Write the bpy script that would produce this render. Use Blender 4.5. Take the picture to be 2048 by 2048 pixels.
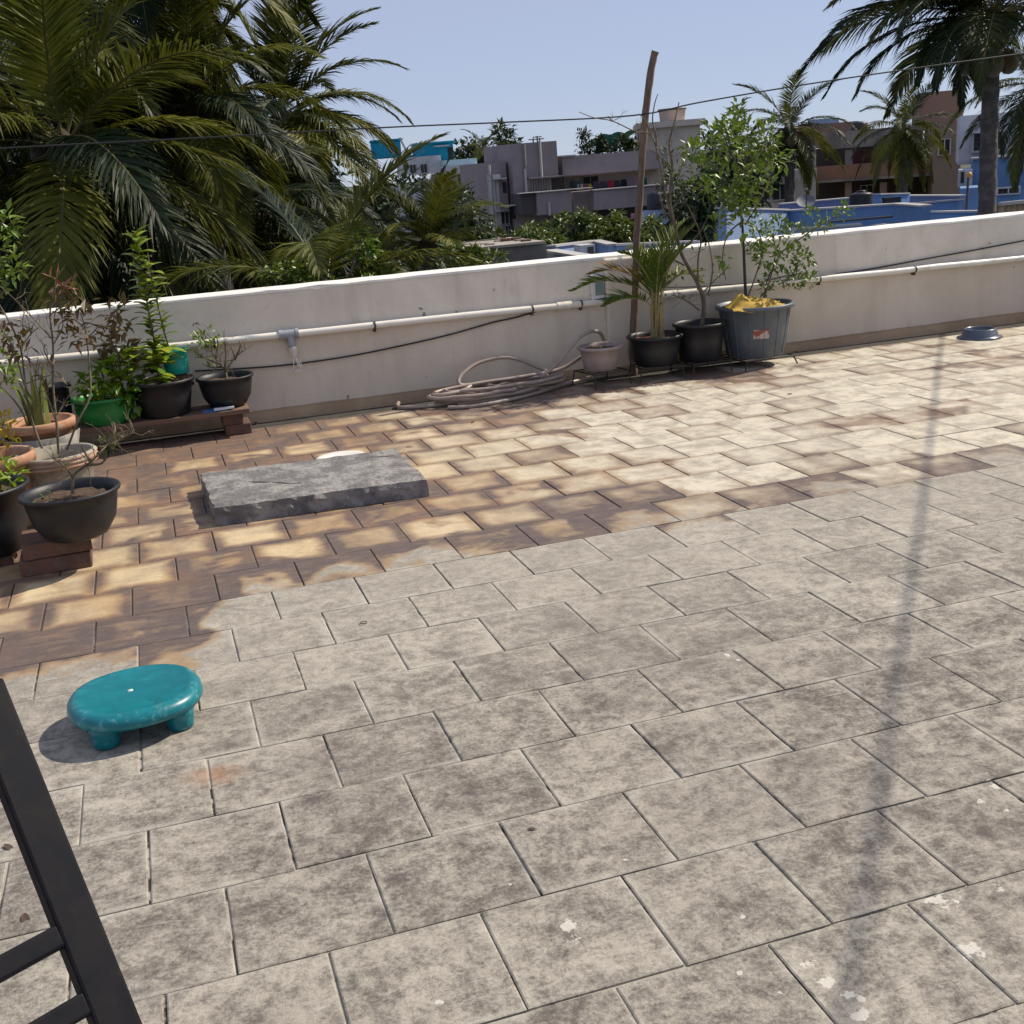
import bpy, math, random
import numpy as np
from math import sin, cos, pi, radians
from mathutils import Vector, Matrix

for o in list(bpy.data.objects): bpy.data.objects.remove(o, do_unlink=True)
SC = bpy.context.scene
COL = SC.collection

# ------------------------------------------------------------------ camera
H = 1.3877; F = 2327.16; PIT = radians(16.4834); ROL = radians(-4.4038); YAW = radians(16.4859)
def _axes():
    xv = Vector((cos(YAW), -sin(YAW), 0)); yv = Vector((sin(YAW), cos(YAW), 0)); zv = Vector((0, 0, 1))
    fw = yv*cos(PIT) - zv*sin(PIT); up = yv*sin(PIT) + zv*cos(PIT)
    return xv*cos(ROL) + up*sin(ROL), up*cos(ROL) - xv*sin(ROL), fw
CR, CU, CF = _axes()
cam = bpy.data.objects.new('camera', bpy.data.cameras.new('camera')); COL.objects.link(cam)
cam.matrix_world = Matrix(((CR.x, CU.x, -CF.x, 0), (CR.y, CU.y, -CF.y, 0), (CR.z, CU.z, -CF.z, H), (0, 0, 0, 1)))
cam.data.sensor_width = 36; cam.data.lens = 36*F/2048; cam.data.clip_start = .05; cam.data.clip_end = 3000
SC.camera = cam
def ray(u, v): return CR*((u-1024)/F) - CU*((v-1024)/F) + CF
def at(u, v, Y):                                   # survey: a picture point measured at depth Y
    r = ray(u, v); r = r*(Y/r.y); return Vector((r.x, r.y, r.z+H))
def onz(u, v, Z=0.0):
    r = ray(u, v); r = r*((Z-H)/r.z); return Vector((r.x, r.y, Z))
def px(p):
    q = Vector(p)-Vector((0, 0, H)); d = q.dot(CF); return 1024+F*q.dot(CR)/d, 1024-F*q.dot(CU)/d, d

# ------------------------------------------------------------------ light
SUN = Vector((1, .12, 1)).normalized()             # towards the sun
EL = math.asin(SUN.z); AZ = math.atan2(SUN.x, SUN.y)
W = bpy.data.worlds.new('World'); SC.world = W; W.use_nodes = True
wn = W.node_tree; wn.nodes.clear()
sky = wn.nodes.new('ShaderNodeTexSky'); sky.sky_type = 'NISHITA'; sky.sun_disc = False
sky.sun_elevation = EL; sky.sun_rotation = AZ; sky.air_density = .75; sky.dust_density = 0.0; sky.ozone_density = 9.0; sky.altitude = 0
bg = wn.nodes.new('ShaderNodeBackground'); bg.inputs[1].default_value = .09
wo = wn.nodes.new('ShaderNodeOutputWorld'); hz = wn.nodes.new('ShaderNodeMix'); hz.data_type = 'RGBA'; hz.inputs[0].default_value = .68; hz.inputs[7].default_value = (5.8, 6.2, 7.8, 1)   # even, humid, hazy air all round
wn.links.new(sky.outputs[0], hz.inputs[6]); wn.links.new(hz.outputs[2], bg.inputs[0]); wn.links.new(bg.outputs[0], wo.inputs[0])
sl = bpy.data.lights.new('sun', 'SUN'); sl.energy = 5.0; sl.angle = radians(.5); sl.color = (1, .9, .75)
so = bpy.data.objects.new('sun', sl); COL.objects.link(so); so.rotation_euler = SUN.to_track_quat('Z', 'Y').to_euler(); so.location = (8, 1, 8)
SC.view_settings.view_transform = 'Standard'; SC.view_settings.look = 'None'; SC.view_settings.gamma = 1; SC.view_settings.use_curve_mapping = False
SC.view_settings.exposure = .08
SC.render.engine = 'CYCLES'; SC.cycles.use_denoising = True; SC.cycles.max_bounces = 6; SC.cycles.transparent_max_bounces = 8

# ------------------------------------------------------------------ materials
def srgb(r, g, b):
    f = lambda c: (c/255/12.92) if c <= 10 else ((c/255+.055)/1.055)**2.4
    return (f(r), f(g), f(b), 1)
class NT:
    def __init__(s, name):
        s.m = bpy.data.materials.new(name); s.m.use_nodes = True; s.t = s.m.node_tree; s.t.nodes.clear()
        s.out = s.n('ShaderNodeOutputMaterial'); s.b = s.n('ShaderNodeBsdfPrincipled'); s.l(s.b.outputs[0], s.out.inputs[0])
    def n(s, t, **k):
        x = s.t.nodes.new(t)
        for a, v in k.items(): setattr(x, a, v)
        return x
    def l(s, a, b): s.t.links.new(a, b)
    def put(s, sock, v):
        if hasattr(v, 'is_output'): s.l(v, sock)
        else: sock.default_value = v
    def math(s, op, a, b=0.0, c=0.0, clamp=False):
        x = s.n('ShaderNodeMath', operation=op, use_clamp=clamp)
        for i, v in enumerate((a, b, c)): s.put(x.inputs[i], v)
        return x.outputs[0]
    def mix(s, f, a, b, mode='MIX'):
        x = s.n('ShaderNodeMix', data_type='RGBA', blend_type=mode)
        s.put(x.inputs[0], f); s.put(x.inputs[6], a); s.put(x.inputs[7], b); return x.outputs[2]
    def noise(s, co, scale, detail=4, rough=.55, dist=0.0):
        x = s.n('ShaderNodeTexNoise'); s.l(co, x.inputs['Vector']); x.inputs['Scale'].default_value = scale
        x.inputs['Detail'].default_value = detail; x.inputs['Roughness'].default_value = rough; x.inputs['Distortion'].default_value = dist
        return x.outputs[0]
    def ss(s, v, a, b, lo=0.0, hi=1.0):
        x = s.n('ShaderNodeMapRange', interpolation_type='SMOOTHSTEP'); s.put(x.inputs[0], v)
        x.inputs[1].default_value = a; x.inputs[2].default_value = b; x.inputs[3].default_value = lo; x.inputs[4].default_value = hi
        return x.outputs[0]
    def obj(s): return s.n('ShaderNodeTexCoord').outputs['Object']
    def pos(s): return s.n('ShaderNodeNewGeometry').outputs['Position']
    def rnd(s): return s.n('ShaderNodeObjectInfo').outputs['Random']
    def scalev(s, co, v):
        x = s.n('ShaderNodeMapping'); s.l(co, x.inputs[0]); x.inputs['Scale'].default_value = v; return x.outputs[0]
    def bump(s, h, strength=.3, dist=.01):
        x = s.n('ShaderNodeBump'); x.inputs['Strength'].default_value = strength; x.inputs['Distance'].default_value = dist
        s.l(h, x.inputs['Height']); s.l(x.outputs[0], s.b.inputs['Normal']); return x
    def set(s, col=None, rough=None, **k):
        if col is not None: s.put(s.b.inputs['Base Color'], col)
        if rough is not None: s.put(s.b.inputs['Roughness'], rough)
        for a, v in k.items(): s.put(s.b.inputs[a.replace('_', ' ')], v)
def c4(c): return tuple(c)+((1,) if len(c) == 3 else ())
MC = {}
def M(name, col, rough=.7, col2=None, scale=6, lo=.4, hi=.65, bump=0.0, bscale=40, bdist=.004, metal=0.0, spec=.5, rvar=0.0, world=False, grime=0.0, gcol=(.05, .045, .04), stretch=None):
    if name in MC: return MC[name]
    t = NT(name); co = t.pos() if world else t.obj()
    if stretch: co = t.scalev(co, stretch)
    c = c4(col)
    if col2 is not None: c = t.mix(t.ss(t.noise(co, scale, 5), lo, hi), c4(col), c4(col2))
    if grime: c = t.mix(t.math('MULTIPLY', t.ss(t.noise(co, scale*2.7, 6, .65, .4), .48, .72), grime), c, c4(gcol))
    if rvar:
        h = t.n('ShaderNodeHueSaturation'); t.put(h.inputs['Color'], c)
        t.l(t.math('MULTIPLY_ADD', t.rnd(), rvar*2, 1-rvar), h.inputs['Value']); c = h.outputs[0]
    t.set(c, rough, Metallic=metal, Specular_IOR_Level=spec)
    if bump: t.bump(t.noise(co, bscale, 5), bump, bdist)
    MC[name] = t.m; return t.m
def LEAF(name, a, b, scale=9, rough=.42, trans=.22, tcol=None):
    if name in MC: return MC[name]
    t = NT(name); co = t.pos()
    k = t.math('ADD', t.math('MULTIPLY', t.noise(co, scale, 3), .8), t.math('MULTIPLY', t.rnd(), .4))
    c = t.mix(t.ss(k, .3, .85), c4(a), c4(b)); t.set(c, rough, Specular_IOR_Level=.5)
    tr = t.n('ShaderNodeBsdfTranslucent'); t.put(tr.inputs[0], t.mix(.5, c, c4(tcol or (.16, .2, .02))))
    mx = t.n('ShaderNodeMixShader'); mx.inputs[0].default_value = trans
    t.l(t.b.outputs[0], mx.inputs[1]); t.l(tr.outputs[0], mx.inputs[2]); t.l(mx.outputs[0], t.out.inputs[0])
    MC[name] = t.m; return t.m

TX0, TW, TY0, TD = 1.0161, .29867, 2.8158, .3      # tile grid
def tile_material():
    t = NT('floor_tile'); P = t.pos(); sep = t.n('ShaderNodeSeparateXYZ'); t.l(P, sep.inputs[0]); X, Y = sep.outputs[0], sep.outputs[1]
    uv = t.n('ShaderNodeUVMap'); su = t.n('ShaderNodeSeparateXYZ'); t.l(uv.outputs[0], su.inputs[0])
    def ed(c): return t.math('MINIMUM', c, t.math('SUBTRACT', 1.0, c))
    e = t.math('MULTIPLY', t.math('MINIMUM', ed(su.outputs[0]), ed(su.outputs[1])), 2.0)      # 0 edge .. 1 middle
    R = t.rnd(); SH = t.n('ShaderNodeVectorMath', operation='SCALE'); cmb = t.n('ShaderNodeCombineXYZ'); t.l(R, cmb.inputs[0]); t.l(t.math('FRACT', t.math('MULTIPLY', R, 37.3)), cmb.inputs[1]); t.l(cmb.outputs[0], SH.inputs[0]); SH.inputs[3].default_value = 40
    PT = t.n('ShaderNodeVectorMath', operation='ADD'); t.l(P, PT.inputs[0]); t.l(SH.outputs[0], PT.inputs[1]); PT = PT.outputs[0]      # each tile its own cut of the stone
    R2 = t.math('FRACT', t.math('MULTIPLY', R, 91.7)); Yc = t.math('SUBTRACT', Y, t.math('MULTIPLY', t.math('SUBTRACT', su.outputs[1], .5), TD))
    n_big = t.noise(P, 1.1, 3); n_mid = t.noise(P, 5.5, 5, .6, .3); n_fine = t.noise(P, 26, 6, .65); n_x = t.noise(P, 2.6, 3, .5, .5)
    # where the floor has been hosed down: beyond a ragged line about four metres out, nearer on the left
    line = t.math('ADD', t.math('ADD', t.math('MULTIPLY', Y, .55), t.math('MULTIPLY', Yc, .45)), t.math('MULTIPLY', t.math('SUBTRACT', n_x, .5), .55))
    line = t.math('ADD', line, t.math('MULTIPLY', t.math('SUBTRACT', R2, .5), .32))
    line = t.math('ADD', line, t.ss(X, -.1, .22, .52, 0.0))
    line = t.math('ADD', line, t.math('MULTIPLY', t.math('SUBTRACT', e, .35), -.1))
    washed = t.ss(t.math('ADD', line, t.math('MULTIPLY', t.math('SUBTRACT', n_mid, .5), .3)), 4.0, 4.12)
    # how damp: most on the left and near the wall, along the line, least on the right
    A = t.ss(X, .4, 2.9, .68, -.2)
    A = t.math('ADD', A, t.math('MULTIPLY', t.ss(line, 4.06, 4.55, 1, 0), t.ss(X, .8, 3.2, .42, .66)))
    A = t.math('ADD', A, t.math('MULTIPLY', t.math('MULTIPLY', t.ss(Y, 5.7, 6.8), t.ss(X, 3.2, 5.0, 1, 0)), .5))
    A = t.math('ADD', A, t.math('MULTIPLY', t.math('SUBTRACT', R, .5), .75))
    A = t.math('ADD', A, t.math('MULTIPLY', t.math('SUBTRACT', n_mid, .5), 1.0))
    A = t.math('ADD', A, t.math('MULTIPLY', t.math('SUBTRACT', n_big, .5), 1.3))
    A = t.math('ADD', A, t.math('MULTIPLY', t.ss(t.noise(P, 1.9, 4, .6, .6), .55, .66), .55))
    A = t.math('SUBTRACT', A, t.math('MULTIPLY', t.ss(e, .0, .5), t.ss(X, .5, 2.5, .72, .42)))
    wet = t.math('MULTIPLY', t.ss(A, -.42, .5), washed)
    # colours
    m1 = t.noise(PT, 7.5, 8, .68, .25); m2 = t.noise(PT, 30, 8, .75); m3 = t.noise(P, 95, 5, .8)
    k = t.math('ADD', t.math('ADD', t.math('MULTIPLY', m1, .42), t.math('MULTIPLY', m2, .4)), t.math('MULTIPLY', m3, .38))
    k = t.math('ADD', k, t.math('MULTIPLY', t.math('SUBTRACT', R2, .5), .05))
    dirty = t.mix(t.ss(k, .47, .74), (.1, .087, .077, 1), (.44, .405, .34, 1))
    dirty = t.mix(t.ss(n_big, .38, .68, 0, .55), dirty, t.mix(.6, dirty, (.16, .135, .12, 1)))
    dirty = t.mix(t.math('MULTIPLY', t.ss(e, .0, .16, 1, 0), t.ss(n_mid, .42, .62, 0, .55)), dirty, (.52, .49, .42, 1))      # cement smeared over from the joints
    dirty = t.mix(t.math('MULTIPLY', t.ss(m2, .6, .7), .55), dirty, (.09, .075, .065, 1))
    dirty = t.mix(t.math('MULTIPLY', t.ss(m3, .62, .72), .5), dirty, (.07, .06, .05, 1))
    dirty = t.mix(t.ss(Y, 2.4, 4.0, 0, .4), dirty, t.mix(m2, (.34, .31, .26, 1), (.56, .52, .44, 1)))      # rinsed paler by the runoff
    scuff = t.noise(t.scalev(PT, (3, 14, 3)), 1.6, 5, .7, 1.2); dirty = t.mix(t.math('MULTIPLY', t.ss(scuff, .6, .68), .3), dirty, (.55, .52, .45, 1))
    clean = t.mix(t.ss(n_mid, .35, .7), (.62, .49, .3, 1), (.47, .385, .26, 1))
    clean = t.mix(t.ss(X, .6, 2.4), clean, t.mix(t.ss(m1, .4, .64), (.6, .55, .44, 1), (.36, .325, .265, 1)))
    clean = t.mix(t.math('MULTIPLY', R, t.ss(X, .6, 2.4, .55, .3)), clean, t.mix(t.ss(X, .6, 2.4), (.33, .235, .14, 1), (.4, .36, .29, 1)))
    damp = t.mix(t.ss(n_mid, .35, .65), (.21, .13, .088, 1), (.125, .094, .085, 1))
    damp = t.mix(t.ss(line, 4.1, 5.0, .75, 0), damp, (.1, .08, .077, 1))
    streak = t.noise(t.scalev(PT, (7, 22, 7)), 1.2, 8, .75)
    clean = t.mix(t.math('MULTIPLY', t.ss(streak, .5, .68), .45), clean, (.3, .22, .14, 1))
    damp = t.mix(t.math('MULTIPLY', t.ss(streak, .46, .7), .5), damp, (.3, .22, .15, 1))
    c = t.mix(washed, dirty, clean); c = t.mix(wet, c, damp)
    rim_ = t.math('MULTIPLY', t.math('MULTIPLY', wet, t.math('SUBTRACT', 1.0, wet)), t.ss(X, 1.0, 3.0, 1.5, .5))
    c = t.mix(t.math('MULTIPLY', rim_, t.ss(n_big, .35, .6, .2, 1)), c, (.4, .235, .09, 1))      # ochre tide line where it dries
    # rusty patch, paint drops, grit
    def spot(x, y, r0, r1, sx=1.0):
        d = t.math('SQRT', t.math('ADD', t.math('POWER', t.math('MULTIPLY', t.math('SUBTRACT', X, x), sx), 2.0), t.math('POWER', t.math('SUBTRACT', Y, y), 2.0)))
        return t.ss(t.math('ADD', d, t.math('MULTIPLY', t.math('SUBTRACT', n_mid, .5), .16)), r0, r1, 1, 0)
    c = t.mix(t.math('MULTIPLY', spot(-.02, 2.72, .0, .07, .6), .55), c, (.36, .19, .1, 1))
    vor = t.n('ShaderNodeTexVoronoi'); t.l(P, vor.inputs['Vector']); vor.inputs['Scale'].default_value = 9.0; vor.inputs['Randomness'].default_value = 1
    drop = t.math('LESS_THAN', t.math('ADD', vor.outputs['Distance'], t.math('MULTIPLY', n_fine, .05)), t.math('MULTIPLY', t.math('SUBTRACT', n_mid, .38), .38))
    dropzone = t.math('ADD', t.math('MULTIPLY', spot(1.0, 1.45, .2, .75), 1.0), t.ss(n_big, .5, .7, .04, .3), clamp=True)
    wn_ = t.n('ShaderNodeTexWhiteNoise', noise_dimensions='3D'); t.l(vor.outputs['Position'], wn_.inputs['Vector'])
    pick = t.math('LESS_THAN', wn_.outputs[0], t.math('MULTIPLY', dropzone, .4))
    c = t.mix(t.math('MULTIPLY', t.math('MULTIPLY', drop, pick), .85), c, (.62, .6, .54, 1))
    n_blot = t.noise(P, 42, 4, .6)
    for (u_, v_, r_) in ((1616, 1922, .016), (1655, 1965, .02), (1700, 1990, .011), (1722, 1998, .013), (1722, 2030, .02), (1690, 2010, .009), (1560, 1985, .008), (1480, 1945, .007), (1990, 1570, .02), (1960, 1600, .01), (2015, 1620, .01), (2000, 1775, .016), (1880, 1800, .03), (1135, 1850, .022), (1150, 1875, .018), (1485, 1833, .007), (880, 2003, .01), (1455, 1310, .013), (1475, 1320, .009), (1788, 1205, .006), (1250, 1720, .006), (1020, 1770, .007), (1940, 1900, .025)):
        q_ = onz(u_, v_)
        d_ = t.math('SQRT', t.math('ADD', t.math('POWER', t.math('SUBTRACT', X, q_.x), 2.0), t.math('POWER', t.math('SUBTRACT', Y, q_.y), 2.0)))
        c = t.mix(t.math('MULTIPLY', t.ss(t.math('ADD', d_, t.math('MULTIPLY', t.math('SUBTRACT', n_blot, .5), r_*4.5)), r_*.45, r_*.7, 1, 0), .7), c, (.66, .63, .56, 1))
    grit = t.math('GREATER_THAN', t.noise(P, 75, 2, .5), .72)
    c = t.mix(t.math('MULTIPLY', grit, .45), c, (.09, .075, .06, 1))
    t.set(c, t.math('SUBTRACT', .86, t.math('MULTIPLY', wet, .26)), Specular_IOR_Level=.35)
    t.bump(t.math('ADD', t.math('ADD', m2, t.math('MULTIPLY', m3, .6)), m1), .6, .006)
    return t.m
def plaster_material(name, a, b, stain, chips=True):
    t = NT(name); P = t.pos()
    n1 = t.noise(P, 1.7, 5, .6, .3); n2 = t.noise(P, 22, 6, .65); st = t.noise(t.scalev(P, (5, 5, .7)), 1.0, 4, .6)
    c = t.mix(t.ss(n1, .36, .66), c4(a), c4(b)); c = t.mix(t.math('MULTIPLY', t.ss(st, .5, .72), .32), c, c4(stain))
    c = t.mix(t.math('MULTIPLY', t.ss(t.noise(t.scalev(P, (16, 16, 1.3)), 1.0, 5, .7), .6, .74), .16), c, c4(tuple(x*.55 for x in stain)))
    c = t.mix(t.math('MULTIPLY', t.ss(n2, .58, .72), .22), c, c4(stain))
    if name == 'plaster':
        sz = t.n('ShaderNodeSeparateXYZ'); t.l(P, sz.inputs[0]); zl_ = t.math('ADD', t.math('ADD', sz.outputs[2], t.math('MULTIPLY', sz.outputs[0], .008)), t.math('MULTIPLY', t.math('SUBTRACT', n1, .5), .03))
        c = t.mix(t.ss(zl_, .5, .52, .75, 0), c, t.mix(.55, c, (.56, .45, .33, 1)))      # warm floor bounce and lost sky light below the pipe, mixed in as tan
    if chips: c = t.mix(t.math('MULTIPLY', t.math('GREATER_THAN', t.noise(P, 13, 3, .5), .735), .7), c, (.1, .09, .08, 1))
    t.set(c, .88, Specular_IOR_Level=.3); t.bump(t.math('ADD', n2, t.math('MULTIPLY', t.noise(P, 70, 3), .5)), .45, .006)
    return t.m
def frond_material(name, dark, light, dry=.0):
    t = NT(name); R = t.rnd(); P = t.pos()
    c = t.mix(t.ss(t.math('ADD', t.math('MULTIPLY', R, .7), t.math('MULTIPLY', t.noise(P, 1.3, 3), .6)), .48, 1.02), c4(dark), c4(light))
    t.set(c, .5, Specular_IOR_Level=.22)
    tr = t.n('ShaderNodeBsdfTranslucent'); t.put(tr.inputs[0], t.mix(.5, c, (.15, .16, .02, 1)))
    mx = t.n('ShaderNodeMixShader'); mx.inputs[0].default_value = .24
    t.l(t.b.outputs[0], mx.inputs[1]); t.l(tr.outputs[0], mx.inputs[2]); t.l(mx.outputs[0], t.out.inputs[0]); return t.m

mt_tile = tile_material()
def joint_material():
    t = NT('joint'); P = t.pos(); sp = t.n('ShaderNodeSeparateXYZ'); t.l(P, sp.inputs[0])
    k = t.math('MULTIPLY', t.ss(t.noise(P, 4.5, 6, .7), .44, .52), t.ss(sp.outputs[1], 3.6, 4.0, 1, .05))
    c = t.mix(k, (.03, .026, .022, 1), (.44, .41, .35, 1)); t.set(t.mix(t.math('MULTIPLY', t.noise(P, 60, 4), .4), c, (.06, .05, .04, 1)), .95); t.bump(t.noise(P, 60, 4), .5, .004); return t.m
mt_grout = joint_material()
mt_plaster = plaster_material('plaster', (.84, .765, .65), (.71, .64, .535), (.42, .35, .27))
mt_coping = plaster_material('coping', (.84, .82, .77), (.76, .73, .67), (.45, .42, .38))
mt_ledge = plaster_material('ledge', (.42, .3, .19), (.3, .21, .13), (.16, .115, .08))
mt_pvc = M('white_pipe', (.82, .79, .7), .35, (.7, .64, .52), 3, .5, .7, grime=.25, gcol=(.3, .24, .17), world=True)
mt_gpvc = M('grey_fitting', (.3, .32, .35), .4, (.36, .38, .4), 30)
mt_strap = M('clip', (.06, .055, .05), .6)
mt_cable = M('cable', (.02, .02, .02), .5)
mt_hose = M('hose', (.36, .29, .245), .42, (.28, .22, .185), 4, grime=.3, gcol=(.2, .15, .11))
mt_black = M('black_plastic', (.008, .0095, .013), .5, (.014, .015, .019), 6, grime=.18, gcol=(.05, .046, .044), bump=.12, bscale=25)
mt_tub = M('grey_plastic', (.085, .11, .135), .45, (.11, .13, .15), 5, grime=.3, gcol=(.25, .22, .19), bump=.1)
mt_beige = M('beige_plastic', (.34, .275, .255), .5, (.28, .22, .2), 5, grime=.25, gcol=(.2, .15, .12))
mt_green = M('green_plastic', (.01, .17, .035), .3, (.015, .22, .05), 5, grime=.3, gcol=(.08, .09, .04))
mt_teal = M('teal_plastic', (.0, .3, .25), .4, (.01, .36, .3), 6, grime=.3, gcol=(.1, .25, .22))
mt_terra = M('terracotta', (.36, .17, .09), .85, (.45, .25, .15), 7, grime=.6, gcol=(.55, .48, .4), bump=.3)
mt_whitewash = M('whitewashed_pot', (.36, .33, .27), .85, (.24, .22, .17), 6, grime=.6, gcol=(.12, .12, .07), bump=.3)
mt_soil = M('soil', (.06, .038, .024), .95, (.12, .075, .045), 40, bump=.9, bscale=90, bdist=.01)
mt_redsoil = M('red_soil', (.2, .06, .035), .95, (.12, .04, .025), 50, bump=1, bscale=110, bdist=.012)
mt_wood = M('stick_wood', (.16, .105, .075), .8, (.09, .06, .045), 14, bump=.5, bscale=30, stretch=(1, 1, .15), grime=.4, gcol=(.42, .36, .28))
mt_plank = M('old_plank', (.13, .075, .05), .8, (.2, .12, .08), 9, bump=.5, bscale=30, stretch=(.12, 1, 1))
mt_brick = M('old_brick', (.15, .075, .05), .92, (.1, .06, .045), 9, bump=.6, bscale=40, grime=.4, gcol=(.2, .16, .13))
mt_slab = M('rough_concrete', (.15, .142, .14), .92, (.29, .275, .26), 9, .4, .62, bump=1, bscale=45, bdist=.012, grime=.6, gcol=(.07, .066, .066))
mt_steel = M('dark_steel', (.006, .0065, .01), .55, (.011, .01, .012), 20, spec=.12, grime=.25, gcol=(.03, .022, .018))
mt_wire = M('black_wire', (.02, .018, .016), .55)
mt_bark = M('bark', (.1, .075, .055), .9, (.17, .135, .1), 18, bump=.8, bscale=30)
mt_stem = M('thorny_stem', (.16, .13, .07), .75, (.09, .07, .05), 22)
mt_gstem = M('green_stem', (.2, .2, .07), .6, (.28, .24, .1), 16)
mt_net = M('yellow_net', (.55, .36, .05), .8, (.42, .26, .05), 30, bump=.8, bscale=160, bdist=.004)
mt_basin = M('blue_basin', (.07, .09, .13), .3, (.1, .12, .16), 6)
mt_paper = M('white_paper', (.7, .72, .74), .5); mt_bluep = M('blue_cover', (.05, .18, .42), .4)
mt_clear = NT('clear_plastic'); mt_clear.set((.9, .88, .84, 1), .12, Transmission_Weight=.55, IOR=1.45); mt_clear = mt_clear.m
lf_bright = LEAF('bright_leaf', (.09, .19, .012), (.3, .36, .02), 7)
lf_green = LEAF('green_leaf', (.045, .11, .014), (.17, .25, .028), 9)
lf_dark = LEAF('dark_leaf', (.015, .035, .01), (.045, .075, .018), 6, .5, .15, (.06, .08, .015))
lf_mid = LEAF('mid_leaf', (.03, .062, .014), (.1, .14, .025), 8, .42)
lf_yellow = LEAF('yellow_leaf', (.2, .22, .012), (.62, .46, .02), 14)
lf_rust = LEAF('rust_leaf', (.09, .05, .03), (.2, .13, .045), 10, .5)
lf_blade = LEAF('blade_leaf', (.06, .1, .03), (.2, .24, .06), 5)
fr_dark = frond_material('palm_frond', (.009, .022, .007), (.13, .135, .016))
fr_young = frond_material('young_frond', (.12, .15, .01), (.2, .21, .02))
fr_dry = frond_material('dry_frond', (.14, .075, .04), (.22, .13, .06))
fr_areca = frond_material('areca_frond', (.06, .1, .012), (.2, .22, .02))
mt_rachis = M('frond_rib', (.13, .11, .035), .5, (.08, .07, .025), 6)
mt_trunk = M('palm_trunk', (.085, .075, .066), .9, (.15, .13, .115), 9, bump=.9, bscale=14, bdist=.02)
mt_coconut = M('coconut', (.1, .1, .03), .6, (.16, .1, .03), 6)

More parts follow.
